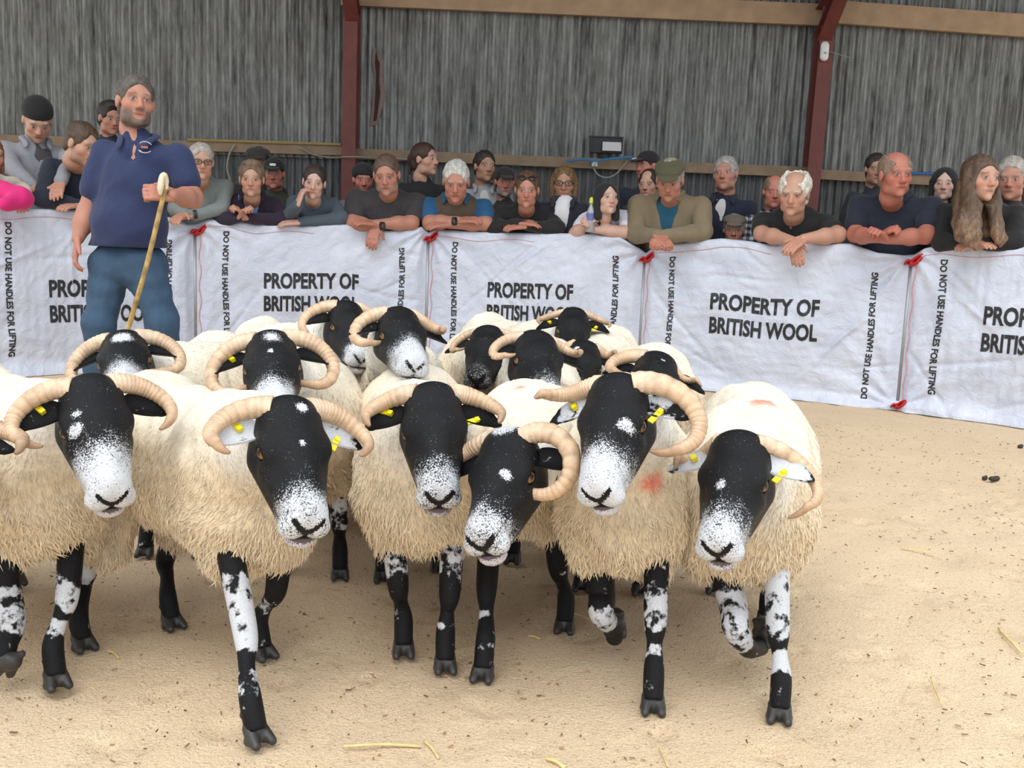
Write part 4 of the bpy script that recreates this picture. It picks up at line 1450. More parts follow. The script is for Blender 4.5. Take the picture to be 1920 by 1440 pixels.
def hat_blob(style):
    B = Blob(.010)
    if style == 'flatcap':
        B.ell((0, -.012, .082), (.094, .112, .044))
        B.ell((0, .055, .072), (.082, .060, .030))
        B.ell((0, .112, .050), (.064, .042, .010), rot=rotx(-.25))
    elif style == 'cap':
        B.ell((0, -.012, .050), (.084, .103, .080))
        B.ell((0, .02, -.045), (.13, .16, .088), k=.004, sub=True)
        B.ell((0, .118, .048), (.060, .062, .009), rot=rotx(-.22))
    elif style == 'beanie':
        B.ell((0, -.018, .058), (.090, .108, .088))
        B.ell((0, .035, -.055), (.14, .165, .105), k=.004, sub=True)
    elif style == 'hood':
        B.ell((0, -.025, .030), (.094, .105, .098))
        for s in (-1, 1):
            B.cone((s * .076, -.01, .02), (s * .070, .0, -.13), .028, .030)
        B.ell((0, -.07, -.08), (.08, .05, .11))
        B.ell((0, .10, -.035), (.064, .085, .102), k=.008, sub=True)
    return B

def rotx(a):
    return np.array([[1, 0, 0], [0, math.cos(a), -math.sin(a)], [0, math.sin(a), math.cos(a)]])

def frame(yaw, pitch, roll=0.0):
    f = np.array([math.sin(yaw) * math.cos(pitch), -math.cos(yaw) * math.cos(pitch), -math.sin(pitch)])
    s = np.array([-math.cos(yaw), -math.sin(yaw), 0.0])       # the person's own right... x axis of the head
    u = np.cross(s, f)
    c, n = math.cos(roll), math.sin(roll)
    return np.stack([s * c + u * n, f, u * c - s * n], 1)

def hand_blob(wrist, d, n, sc=1.0, curl=.5, side=1, thumb=.6):
    """palm, four fingers and a thumb; d = finger direction, n = back of the hand"""
    d = nrm(d); n = nrm(np.asarray(n, float) - d * (np.asarray(n, float) @ d)); w = np.cross(d, n) * side
    B = Blob(.006)
    k = wrist + d * .085 * sc
    for e in (-.028, -.009, .010, .029):
        B.cone(wrist + w * e * .75 * sc, k + w * e * sc, .0145 * sc, .0125 * sc, k=.012)
    L = (.062, .076, .082, .074)
    for e, l in zip((-.031, -.0105, .0105, .031), L):
        p = k + w * e * sc
        a = .25 * curl
        rad = [.0105, .0095, .0088, .0075]
        for j, seg in enumerate((.44, .32, .24)):
            v = d * math.cos(a) - n * math.sin(a)
            q = p + v * l * seg * sc
            B.cone(p, q, rad[j] * sc, rad[j + 1] * sc, k=.004)
            p = q; a += curl
    p = wrist + d * .022 * sc + w * .030 * sc
    v = nrm(d * .62 + w * thumb - n * .25 * curl)
    q = p + v * .038 * sc
    B.cone(p - v * .012 * sc, q, .0145 * sc, .0115 * sc, k=.010)
    v2 = nrm(v + d * .25 - w * .5 * curl - n * .2 * curl)
    B.cone(q, q + v2 * .032 * sc, .0112 * sc, .0085 * sc, k=.004)
    return B

SK = {'fair': (.50, .285, .205), 'ruddy': (.43, .205, .145), 'tan': (.37, .205, .135), 'pale': (.56, .37, .30), 'red': (.43, .165, .118)}
PEOPLE = 'onlookers leaning on the ring fence'

def person(label, hc, D, hh, yaw=0., pitch=.1, roll=0., fem=0, skin='fair', hair=('short', (.05, .035, .025)), hat=None,
           top=(.05, .05, .05), inner=None, neck='crew', arms=(), sleeve='long', beard=0., beardc=None, glasses=False, tname='jacket',
           sw=None, byaw=None, drop=.185, front=None, shx=0., hem=None, sho=0., lean=.06, hip=None, red=1.0, seat=False, extra=None, group=PEOPLE, bulk=1.0, vest=None, fullbody=None, hatc=(.02, .02, .02), topmat=None):
    if front is None and fullbody is None and not seat and D < fence_D(hc[0]) + .3:
        D = max(D, fence_D(hc[0]) - .05)
    Hc = at(*hc, D)
    s = np.clip(hh * D / FPX * 1.0 / .232, .92, 1.18)
    Rh = frame(yaw + math.atan2(-Hc[0], Hc[1]), pitch, roll)
    fs_ = np.array([fence_s(hc[0])]); fn = fence_normal(fs_)[0]; fDc = fence_D(hc[0])
    if front is None:
        front = fullbody is None and D < fDc + .3 and not seat
    if byaw is None:
        byaw = math.atan2(fn[0], -fn[1]) * .8
    ax = np.array([math.cos(byaw), math.sin(byaw), 0.0])       # towards the picture's right
    fwd = np.array([math.sin(byaw), -math.cos(byaw), 0.0])
    sw = (sw or (.165 if fem else .190)) * s
    SCn = Hc - fwd * lean - np.array([0, 0, drop * s]) + ax * sho         # between the shoulder joints
    if front:                                                  # chest stays behind the fence, head comes forward over it
        SCn = at(hc[0] + shx, hc[1] + drop * .80 * s * FPX / D, fDc + .15 / abs(fn[1]))
        if hip is None:
            hip = np.array([SCn[0] - fn[0] * .14, SCn[1] - fn[1] * .14, .92 * min(1.05, s)])
    if hip is None:
        hip = np.array([SCn[0], max(SCn[1] + .12, fence_D(hc[0]) + .26), .92 * min(1.05, s)])
    hip = np.asarray(hip, float)
    root = empty('person', (hip[0], hip[1], 0))
    O = ORI[root]
    # ---------- garment
    B = Blob(.05)
    b = bulk * s
    chest = SCn * .72 + hip * .28 + fwd * (.0 if front else .02)
    belly = SCn * .3 + hip * .7 + fwd * .03 * bulk
    tilt = np.stack([ax, fwd, (0, 0, 1)], 1)
    B.ell(SCn - (0, 0, .05), (sw * .90, .080 * b, .075 * s), tilt)
    B.ell(chest - (0, 0, .03), (sw * .86 * (1 if not fem else .95), .112 * b, .17 * s), tilt)
    B.ell(belly, (.165 * b, .122 * b, .20), tilt)
    B.ell(hip, (.172 * b, .122 * b, .16), tilt)
    nk = SCn + (Hc + Rh @ np.array([0, -.045, -.125]) * s - SCn) * (.42 if front else .55)
    B.cone(SCn + (0, 0, -.01), nk, .078 * s, .064 * s, k=.035)
    SH = {}
    skinB = Blob(.03)
    hands = []
    sleeves = []
    for sd in (-1, 1):
        sh = SCn + ax * sd * (sw - .02) + np.array([0, 0, -.035 * s])
        arm = None
        for a in arms:
            if a['s'] == sd: arm = a
        if arm is None:
            el = sh + np.array([0, .03, -.30 * s]) + ax * sd * .045
            wr = el + np.array([0, -.03, -.24 * s]) + fwd * .05
            st_ = 'down'
        else:
            e_, h_ = arm['el'], arm['ha']
            el = at(e_[0], e_[1], e_[2] if len(e_) > 2 else fence_D(e_[0]) + .03)
            wr = at(h_[0], h_[1], h_[2] if len(h_) > 2 else fence_D(h_[0]) - .05)
            st_ = arm.get('st', 'rest')
        B.cone(sh, el * .97 + sh * .03, .058 * b, .050 * b, k=.04) if sleeve == 'long' else B.cone(sh, sh * .42 + el * .58, .062 * b, .060 * b, k=.035)
        if sleeve == 'long':
            B.cone(el, wr * .93 + el * .07, .052 * b, .036 * b, k=.03)
        else:
            skinB.cone(SCn - (0, 0, .04), sh, .045 * s, .045 * s)
            skinB.cone(sh, el, .047 * s, .043 * s)
        if sleeve == 'long' and arm is not None:
            skinB.chain([SCn - (0, 0, .04), sh, el, wr], [.03, .028, .026, .026])
        elif sleeve == 'short':
            skinB.chain([el, el * .62 + wr * .38, wr], [.043 * s, .043 * s, .028 * s])
        if arm is not None or sleeve == 'short':
            fd = nrm(wr - el)
            hd_ = arm.get('dir') if arm else None
            dd = nrm(hd_) if hd_ is not None else fd
            nn = arm.get('n', (0, -.4, 1)) if arm else ax * sd
            cu = {'clasp': 1.15, 'rest': .35, 'hang': .45, 'fist': 1.35, 'down': .5, 'cheek': .75}[st_]
            hands.append(hand_blob(wr, dd, nn, s * .95, cu, side=(arm.get('side', sd) if arm else sd)))
    if neck == 'v':
        p = SCn + fwd * (.075 if front else .115) * b
        B.cone(p + (0, 0, .10), p + (0, 0, -.085), .080, .014, k=.01, sub=True)
    elif neck == 'open':
        p = SCn + fwd * (.085 if front else .145) * b
        B.cone(p + (0, 0, .10), p + (0, 0, -.30), .064 if fem else .088, .022 if fem else .030, k=.012, sub=True)
    elif neck == 'polo':
        p = SCn + fwd * (.075 if front else .100) * b
        B.cone(p + (0, 0, .12), p + (0, 0, -.045), .100, .034, k=.008, sub=True)
    sd0 = int(abs(hc[0]) * 7) % 97
    hz = hip[2] - (.10 if hem is None else hem)
    gv, gq = B.mesh(.0145 if front or fullbody is not None else .020, clip=(np.array([-99, -99, hz]), np.array([99, 99, 99.])), disp=lambda G: -.0045 * wob(G * (1, 1, .7), 30, sd0) - .0025 * wob(G, 62, sd0 + 1))
    fast_mesh(tname, gv, gq, np.full((len(gv), 3), .5), topmat or cloth(top, tname.split('_')[-1] + '_cloth'), root, O)
    if inner is not None:
        Bi = Blob(.04)
        Bi.ell(SCn - (0, 0, .05), (sw * .8, .080 * b, .075 * s), tilt)
        Bi.ell(chest - (0, 0, .02), (sw * .8, .108 * b, .165 * s), tilt)
        Bi.cone(SCn - (0, 0, .04), SCn + (0, 0, .0), .074 * s, .070 * s)
        v_, q_ = Bi.mesh(.018)
        fast_mesh('shirt', v_, q_, np.full((len(v_), 3), .5), cloth(inner, 'shirt_cloth'), root, O)
    if vest is not None:
        Bv = Blob(.04)
        Bv.ell(SCn - (0, 0, .05), (sw * .86, .100 * b, .082 * s), tilt)
        Bv.ell(chest - (0, 0, .03), (sw * .93, .138 * b, .175 * s), tilt)
        Bv.cone(belly, hip, .155 * b, .155 * b)
        p = SCn + fwd * .16 * b
        Bv.cone(p + (0, 0, .10), p + (0, 0, -.24), .070, .016, k=.012, sub=True)
        v_, q_ = Bv.mesh(.0135, disp=lambda G: -.004 * wob(G * (.5, .5, 1), 45, sd0))
        fast_mesh('gilet', v_, q_, np.full((len(v_), 3), .5), cloth(vest, 'gilet_cloth'), root, O)
    if neck in ('polo', 'open', 'collar'):
        mb = MB()
        cc = SCn + (0, 0, .035 * s) + fwd * .01
        for sd in (-1, 1):
            pts = [cc - fwd * .065 * s + np.array([0, 0, .035]), cc + ax * sd * .078 * s + np.array([0, 0, .022]), cc + ax * sd * .066 * s + fwd * .065 * s + np.array([0, 0, -.015]), cc + ax * sd * (.070 if neck == 'open' else .046) * s + fwd * .105 * b + np.array([0, 0, -.055])]
            mb.tube(spline(pts, 10), np.array([.017] * 8 + [.015, .006]) * s, 8, flat=.45)
        mb.build('collar', topmat or cloth(top, tname.split('_')[-1] + '_cloth'), root)
    # ---------- body: head, neck, arms and hands in one mesh
    FV, FQ = FACES[(fem, 0 if (front or fullbody is not None) else 1)]
    skc = np.asarray(SK[skin])
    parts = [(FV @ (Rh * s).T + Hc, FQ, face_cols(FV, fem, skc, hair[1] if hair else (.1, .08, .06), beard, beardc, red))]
    skinB.cone(Hc + Rh @ np.array([0, -.045, -.12]) * s, SCn - (0, 0, .03), .056 * s, .066 * s)
    skinB.ell(SCn - (0, 0, .05), (sw * .55, .072 * b, .075), tilt)
    skinB.ell(chest, (sw * .6, .095 * b, .12), tilt)
    v_, q_ = skinB.mesh(.013 if fullbody is not None or sleeve == 'short' else .018)
    parts.append((v_, q_, np.tile(skc * (.97, .92, .90), (len(v_), 1))))
    for hb in hands:
        v_, q_ = hb.mesh(.0068)
        nv_ = skc * (1.0, .86, .83) * (1 + .06 * wob(v_, 120, 3))[:, None]
        parts.append((v_, q_, nv_))
    off = 0; VV, QQ, CC = [], [], []
    for v_, q_, c_ in parts:
        VV.append(v_); QQ.append(q_ + off); CC.append(c_); off += len(v_)
    fast_mesh('body', np.concatenate(VV), np.concatenate(QQ), np.clip(np.concatenate(CC), 0, 1), SKINM, root, O)
    # ---------- hair, hat, glasses
    if hair and hair[0] != 'none':
        Bh = hair_blob(hair[0])
        amp = .0035 if hair[0] in ('bob', 'short', 'quiff', 'fluffy') else .002
        v_, q_ = Bh.mesh(.0078 if front or fullbody is not None else .0090, disp=lambda G: -amp * wob(G * (1, .5, .5), 130, sd0 + 2) - amp * .6 * wob(G, 60, sd0 + 3))
        hb_ = np.asarray(hair[1]) * (1 + (1.3 * sm(-.12, -.32, v_[:, 2]) if hair[0] == 'long' else 0 * v_[:, 2]))[:, None]
        hcol = hb_ * (1 + .22 * wob(v_ * (1, .4, .4), 220, sd0) + (.35 * wob(v_ * (1, 1, .08), 330, sd0 + 4) if hair[0] in ('long', 'bob', 'tied') else 0))[:, None]
        fast_mesh('hair', v_ @ (Rh * s).T + Hc, q_, np.clip(hcol, 0, 1), HAIRM, root, O)
    if hat:
        v_, q_ = hat_blob(hat).mesh(.0075)
        fast_mesh({'flatcap': 'flat_cap', 'cap': 'baseball_cap', 'beanie': 'beanie', 'hood': 'hood'}[hat], v_ @ (Rh * s).T + Hc, q_, np.full((len(v_), 3), .1), cloth(hatc, 'hat_cloth'), root, O)
    if glasses:
        mb = MB()
        z0, y0 = (.004, .104) if glasses != 'head' else (.085, .075)
        for sd in (-1, 1):
            t = np.linspace(0, 2 * math.pi, 15)
            ring = np.stack([sd * .033 + .024 * np.cos(t), np.full(15, y0), z0 + .017 * np.sin(t)], 1)
            if glasses == 'head':
                mb.add(np.vstack([ring[:-1], ring[:-1] + (0, -.006, 0)]), [tuple(range(14)), tuple(range(14, 28))[::-1]] + [(k, (k + 1) % 14, 14 + (k + 1) % 14, 14 + k) for k in range(14)])
            else:
                mb.tube(ring, .0026, 5, cap=False)
            mb.tube([(sd * .056, y0, z0 + .004), (sd * .078, .0, z0 + .004)], .0026, 5)
        mb.tube([(-.010, y0 + .002, z0 + .004), (.010, y0 + .002, z0 + .004)], .0026, 5)
        mb.v = [v @ (Rh * s).T + Hc for v in mb.v]
        mb.build('sunglasses' if glasses == 'head' else 'glasses', mat('dark_frames', (.02, .015, .012), rough=.25), root)
    # ---------- trousers
    if fullbody is None:
        Bt = Blob(.05)
        for sd in (-1, 1):
            hp = hip + ax * sd * .085
            if seat:
                kn = hp + fwd * .40; Bt.cone(hp, kn, .085, .07).cone(kn, kn * (1, 1, 0) + np.array([0, 0, .06]), .065, .055)
                Bt.ell(kn * (1, 1, 0) + fwd * .05 + np.array([0, 0, .05]), (.055, .055, .05))
            else:
                ft = hp * (1, 1, 0) + ax * sd * .03 + np.array([0, 0, .05])
                Bt.cone(hp, ft, .10 * b, .058)
                Bt.ell(ft + fwd * .06, (.05, .09, .05))
        v_, q_ = Bt.mesh(.045)
        v_[:, 2] = np.maximum(v_[:, 2], 0)
        fast_mesh('trousers', v_, q_, np.full((len(v_), 3), .1), cloth((.03, .035, .05), 'dark_trousers'), root, O)
    else:
        fullbody(root, hip, ax, fwd, s)
    if extra:
        extra(root, Hc, Rh, s, SCn, fwd, ax, chest)
    tag(root, label, 'person', group)
    return root

WATCH = mat('watch_strap', (.02, .02, .022), rough=.5)
def watch(p, q, r=.031, face=True):
    def f(root, *a):
        p_ = at(*p); q_ = at(*q)
        t = nrm(q_ - p_)
        mb = MB().tube([p_ - t * .012, p_ + t * .012], [r, r], 12, cap=False)
        mb.build('wristwatch', WATCH, root)
    return f
# ---- the crowd
def A(s, el, ha, st='rest', **kw):
    return dict(s=s, el=el, ha=ha, st=st, **kw)
BRN, DKB, GRY, WHT, BLK = (.075, .042, .022), (.022, .014, .010), (.26, .235, .21), (.62, .60, .56), (.010, .009, .009)

def badge(col, off, size):
    def f(root, Hc, Rh, s, SCn, fwd, ax, chest):
        mb = MB().box(chest + fwd * off[1] + ax * off[0] + np.array([0, 0, off[2]]), (size[0], .006, size[1]))
        mb.build('printed_badge', mat('badge', col), root, smooth=False)
    return f

def crowd():
    P = person
    fd = fence_D
    P('person with auburn hair and bright pink sleeve at the fence end', (-22, 290), 6.25, 68, yaw=.5, hair=('bob', (.20, .07, .025)), fem=1, top=(.62, .55, .47), tname='fleece_top', skin='fair',
      arms=(A(1, (40, 358), (52, 380), 'rest', dir=(.2, -1, -.3)),),
      extra=lambda root, *a: pink_sleeve(root))
    P('man in black beanie and pale grey hooded top leaning forward', (70, 226), 6.95, 70, yaw=.12, pitch=.6, hair=None, hat='beanie', hatc=(.006, .006, .007), top=(.27, .27, .30), inner=(.075, .065, .07), neck='open', tname='hooded_top', skin='fair',
      arms=(A(-1, (24, 315, 6.8), (66, 352, 6.6), 'rest'), A(1, (130, 300, 6.9), (112, 345, 6.6), 'rest')), drop=.15, lean=.12)
    P('brown-haired man in navy jumper looking down along the fence', (154, 270), 6.50, 72, yaw=.72, pitch=.35, hair=('short', (.075, .045, .028)), top=(.012, .017, .034), tname='jumper', skin='fair', beard=.35, byaw=.45,
      arms=(A(-1, (78, 372), (140, 382), 'rest'), A(1, (190, 380), (150, 384), 'rest')), drop=.14, lean=.12)
    P('dark-haired man half hidden behind the man with the stick', (207, 222), 7.75, 56, yaw=.35, pitch=.2, hair=('quiff', DKB), top=(.02, .025, .04), skin='ruddy')
    P('grey-haired man with glasses in a sage green sweater', (377, 303), 7.0, 63, yaw=.12, pitch=.12, hair=('short', (.36, .33, .30)), top=(.20, .225, .22), tname='sweater', glasses=True, skin='fair', drop=.165,
      arms=(A(-1, (330, 392), (346, 400), 'rest', dir=(-.2, -1, -.4)), A(1, (414, 392), (360, 404), 'rest', dir=(-1, -.4, -.2))), extra=watch((366, 402, 6.98), (380, 400, 7.0)))
    P('elderly woman in dark purple cardigan and blue collar with clasped hands', (472, 336), 7.10, 63, yaw=-.08, pitch=.1, fem=1, hair=('quiff', (.17, .115, .075)), top=(.022, .012, .028), inner=(.17, .25, .56), neck='open', tname='cardigan', skin='fair', drop=.165, sw=.185,
      arms=(A(-1, (415, 412), (450, 408), 'clasp', dir=(.5, -.5, .6)), A(1, (530, 414), (462, 408), 'clasp', dir=(-.5, -.5, .6))))
    P('man in a dark flat hat behind the woman in purple', (484, 306), 8.15, 54, hair=('short', DKB), hat='flatcap', hatc=(.03, .024, .02), top=(.02, .02, .02), skin='ruddy')
    P('red-faced man in black cap and olive jacket behind the fence', (514, 326), 7.95, 54, yaw=-.1, hair=('crop', DKB), hat='cap', hatc=(.010, .010, .011), top=(.028, .030, .018), skin='red',
      extra=lambda root, Hc, Rh, s, *a: MB().box(Hc + Rh @ np.array([0, .098, .075]) * s, (.045, .012, .018)).build('cap_badge', mat('white_badge', (.6, .6, .6)), root, smooth=False))
    P('teenage girl in blue-grey hooded top resting cheek on hand', (589, 342), 7.18, 59, yaw=-.05, pitch=.15, roll=.10, fem=1, hair=('tied', (.035, .022, .016)), top=(.065, .088, .115), tname='hooded_top', skin='pale', drop=.155,
      arms=(A(-1, (545, 404), (558, 384, 7.12), 'cheek', dir=(.30, .12, 1), n=(-.8, -.5, 0)), A(1, (640, 410), (560, 417), 'rest', dir=(-1, -.3, -.1))),
      extra=badge((.62, .06, .25), (-.01, .125, -.10), (.15, .022)))
    P('bearded man in dark cap peering between the post and the grey shirt', (680, 338), 8.0, 52, yaw=.15, hair=('crop', DKB), hat='beanie', hatc=(.012, .012, .014), top=(.13, .12, .14), skin='red', beard=.7, beardc=(.10, .06, .04))
    P('heavy man in charcoal tee shirt with forearms crossed on fence', (725, 328), 7.12, 71, yaw=-.12, pitch=.28, roll=-.06, hair=('crop', (.10, .062, .045)), top=(.038, .034, .038), sleeve='short', tname='tee_shirt', skin='ruddy', beard=.4, beardc=(.36, .27, .22), drop=.165, bulk=1.12, sw=.205,
      arms=(A(-1, (662, 418), (704, 424), 'hang', dir=(-.15, -.45, -1), n=(0, -1, .2)), A(1, (772, 418), (706, 420), 'rest', dir=(-1, -.5, .1))), extra=watch((717, 424, 7.22), (730, 424, 7.25)))
    P('young woman in black gilet with pinned-up brown hair turning aside', (797, 300), 8.0, 58, yaw=.95, pitch=-.05, fem=1, hair=('tied', (.045, .02, .012)), top=(.010, .010, .012), tname='top', skin='fair', byaw=.3)
    P('white-haired man in brown gilet over blue tee shirt', (855, 340), 7.12, 71, yaw=-.03, pitch=.38, hair=('short', (.50, .48, .45)), top=(.012, .085, .20), vest=(.085, .058, .038), inner=(.02, .03, .055), neck='open', sleeve='short', tname='tee_shirt', skin='ruddy', drop=.165, bulk=1.05,
      arms=(A(-1, (806, 418), (858, 414), 'rest', dir=(1, -.2, .1)), A(1, (912, 420), (844, 420), 'rest', dir=(-1, -.3, -.1))), extra=watch((852, 415, 7.24), (838, 415, 7.26)))
    P('dark-haired man in pale collar standing behind the gilet', (909, 313), 8.0, 55, yaw=.35, pitch=0, hair=('short', DKB), top=(.30, .30, .31), inner=(.5, .5, .48), neck='open', skin='tan')
    P('man with grey beard and dark cap behind the black fleece', (946, 342), 7.95, 52, yaw=.15, hair=('crop', DKB), hat='cap', hatc=(.016, .010, .012), top=(.02, .018, .02), skin='red', beard=.95, beardc=(.26, .24, .22))
    P('woman in black fleece with sunglasses on her head, arms folded', (988, 356), 7.12, 63, yaw=-.02, pitch=.15, fem=1, hair=('tied', (.09, .045, .025)), glasses='head', top=(.009, .009, .010), tname='fleece_jacket', skin='ruddy', drop=.165, sw=.19,
      arms=(A(-1, (926, 428), (975, 418), 'rest', dir=(1, -.2, 0)), A(1, (1046, 428), (985, 424), 'rest', dir=(-1, -.3, -.1))), extra=badge((.7, .45, .47), (.085, .125, -.03), (.03, .03)))
    P('woman in glasses, navy jacket and white tee shirt behind the fence', (1057, 346), 7.55, 62, yaw=.0, pitch=.02, fem=1, hair=('bob', (.14, .075, .032)), glasses=True, top=(.012, .014, .024), inner=(.62, .62, .66), neck='open', tname='jacket', skin='tan')
    P('woman with dark hood and white shirt holding a drinks bottle', (1138, 374), 7.10, 58, yaw=.38, pitch=-.12, fem=1, hair=None, hat='hood', hatc=(.010, .009, .012), top=(.62, .60, .68), sleeve='short', tname='shirt_top', neck='collar', skin='pale', drop=.125,
      arms=(A(-1, (1078, 438), (1098, 424), 'clasp', dir=(.5, -.5, .6), n=(-.7, -.5, .3)), A(1, (1172, 436), (1114, 430), 'clasp', dir=(-.6, -.5, .5), n=(.5, -.7, .3))))
    P('man in dark cap and navy coat looking away by the cables', (1213, 312), 8.1, 52, yaw=-.75, pitch=.05, hair=('crop', DKB), hat='cap', hatc=(.012, .008, .010), top=(.012, .016, .03), skin='red')
    P('person with dark hair mostly hidden by the flat-capped man', (1216, 346), 7.75, 48, yaw=-.3, hair=('receding', DKB), top=(.03, .03, .02), skin='fair')
    P('man in olive tweed flat cap and tan jacket, hands clasped', (1256, 338), 6.92, 70, yaw=-.12, pitch=.40, hair=('short', (.28, .25, .22)), hat='flatcap', hatc=(.075, .068, .036), top=(.20, .155, .095), inner=(.012, .085, .15), neck='open', tname='jacket', skin='ruddy', drop=.15, bulk=1.12, sw=.215,
      arms=(A(-1, (1192, 440), (1232, 442, 6.88), 'clasp', dir=(.5, -.6, -.4)), A(1, (1318, 436), (1246, 442, 6.88), 'clasp', dir=(-.5, -.6, -.4))), extra=watch((1262, 442, 6.92), (1280, 440, 7.0), .036))
    P('silver-haired man in navy blazer and white open shirt', (1360, 327), 7.65, 62, yaw=-.22, pitch=-.05, roll=-.08, hair=('short', (.32, .30, .285)), top=(.010, .014, .034), inner=(.58, .55, .54), neck='open', tname='blazer', skin='ruddy')
    P('small elderly man in grey flat cap, only his face above the fence', (1376, 432), 7.28, 48, yaw=0, pitch=.05, hair=('short', (.3, .28, .26)), hat='flatcap', hatc=(.12, .095, .07), top=(.05, .045, .04), skin='ruddy', seat=True, hip=(at(1376, 432, 7.3)[0], 7.62, .46), drop=.19)
    P('balding man in black and white checked shirt behind the fence', (1452, 360), 7.2, 58, yaw=.08, hair=('sides', (.16, .10, .07)), top=(.4, .4, .42), tname='checked_shirt', topmat=check_mat(), skin='red', neck='collar')
    P('old man with wispy white hair in black tee shirt', (1489, 363), 6.50, 84, yaw=-.16, pitch=.22, roll=.04, hair=('fluffy', (.66, .62, .55)), top=(.010, .010, .011), neck='v', sleeve='short', tname='tee_shirt', skin='fair', drop=.17, sw=.20,
      arms=(A(-1, (1428, 438), (1486, 452, 6.62), 'hang', dir=(.25, -.5, -1), n=(0, -1, .3)), A(1, (1572, 440), (1506, 448, 6.58), 'rest', dir=(-.8, -.5, -.5))))
    P('dark-haired man behind the bald man in the navy polo', (1642, 318), 7.35, 54, yaw=.2, hair=('short', DKB), top=(.02, .02, .03), skin='tan')
    P('sunburnt bald man in navy polo shirt with clasped hands', (1679, 328), 6.28, 82, yaw=.42, pitch=.08, roll=-.05, hair=('sides', (.22, .15, .11)), top=(.011, .015, .032), neck='polo', sleeve='short', tname='polo_shirt', skin='red', drop=.175, bulk=1.08, sw=.205,
      arms=(A(-1, (1604, 440), (1643, 446, 6.28), 'clasp', dir=(.6, -.5, .5)), A(1, (1736, 442), (1660, 448, 6.26), 'clasp', dir=(-.6, -.5, .4))))
    P('young person in dark woollen hat and dark jacket', (1770, 346), 6.95, 58, yaw=-.02, pitch=.02, fem=1, hair=('none', DKB), hat='hood', hatc=(.008, .008, .009), top=(.012, .012, .014), inner=(.4, .4, .42), neck='open', skin='pale')
    P('woman with very long brown hair in black top', (1838, 336), 6.05, 82, yaw=.62, pitch=.0, fem=1, hair=('long', (.085, .050, .030)), top=(.008, .008, .009), tname='top', skin='fair', sw=.20, drop=.19,
      arms=(A(-1, (1765, 455), (1815, 456), 'rest'), A(1, (1905, 455), (1850, 458), 'rest')))
    P('grey-haired man in dark checked shirt behind the long-haired woman', (1896, 336), 6.6, 74, yaw=-.1, pitch=.12, hair=('short', (.34, .31, .28)), top=(.035, .02, .028), tname='checked_shirt', skin='ruddy')
    P('person with ruddy face cut off at the far end', (1938, 350), 6.9, 60, yaw=-.5, hair=('short', DKB), top=(.02, .02, .02), skin='red')

def check_mat():
    m, nt, b = _new('checked_cloth')
    tc = N(nt, 'ShaderNodeTexCoord')
    sp = N(nt, 'ShaderNodeSeparateXYZ'); nt.links.new(tc.outputs['Object'], sp.inputs[0])
    outs = []
    for ax_ in (0, 2):
        mm = N(nt, 'ShaderNodeMath', operation='MULTIPLY'); mm.inputs[1].default_value = 22.0
        nt.links.new(sp.outputs[ax_], mm.inputs[0])
        fr = N(nt, 'ShaderNodeMath', operation='FRACT'); nt.links.new(mm.outputs[0], fr.inputs[0])
        g = N(nt, 'ShaderNodeMath', operation='GREATER_THAN'); g.inputs[1].default_value = .5
        nt.links.new(fr.outputs[0], g.inputs[0]); outs.append(g)
    ad = N(nt, 'ShaderNodeMath', operation='ADD'); nt.links.new(outs[0].outputs[0], ad.inputs[0]); nt.links.new(outs[1].outputs[0], ad.inputs[1])
    cr = N(nt, 'ShaderNodeValToRGB'); cr.color_ramp.interpolation = 'CONSTANT'
    cr.color_ramp.elements[0].color = (.02, .022, .03, 1)
    e = cr.color_ramp.elements.new(.4); e.color = (.16, .18, .22, 1)
    cr.color_ramp.elements[1].position = .4
    cr.color_ramp.elements[2].position = .9; cr.color_ramp.elements[2].color = (.62, .63, .66, 1)
    hf = N(nt, 'ShaderNodeMath', operation='MULTIPLY'); hf.inputs[1].default_value = .5
    nt.links.new(ad.outputs[0], hf.inputs[0]); nt.links.new(hf.outputs[0], cr.inputs[0])
    nt.links.new(cr.outputs[0], b.inputs['Base Color']); b.inputs['Roughness'].default_value = .85
    return m

def pink_sleeve(root):
    B = Blob(.04).cone(at(-25, 350, 6.2), at(42, 372, 6.15), .075, .058).cone(at(42, 372, 6.15), at(10, 384, 6.02), .056, .04)
    v, q = B.mesh(.013, disp=lambda G: -.005 * wob(G, 40, 3))
    fast_mesh('pink_sleeve', v, q, np.full((len(v), 3), .5), cloth((.62, .012, .16), 'pink_cloth'), root, ORI[root])
crowd()

# ---- bottle held by the woman in the white shirt
def bottle():
    c = at(1106, 436, fence_D(1106) - .085)
    root = empty('drinks_bottle', c)
    zs = [(0, .026), (.005, .031), (.08, .032), (.10, .029), (.14, .031), (.165, .024), (.19, .012), (.205, .012)]
    mb = MB().tube([c + np.array([0, 0, z]) for z, r in zs], np.array([r for z, r in zs]), 14)
    mb.build('bottle', mat('clear_plastic', (.62, .68, .72), rough=.15, trans=.6), root)
    MB().tube([c + np.array([0, 0, z]) for z in (.205, .212, .235, .25)], np.array([.015, .017, .015, .008]), 12).build('cap', mat('green_cap', (.55, .62, .08), rough=.4), root)
    MB().tube([c + np.array([0, 0, z]) for z in (.085, .135)], np.array([.0315, .0325]), 14, cap=False).build('paper_label', mat('bottle_label', (.12, .15, .4)), root)
    tag(root, 'clear plastic drinks bottle with green cap held over the fence', 'bottle')
bottle()

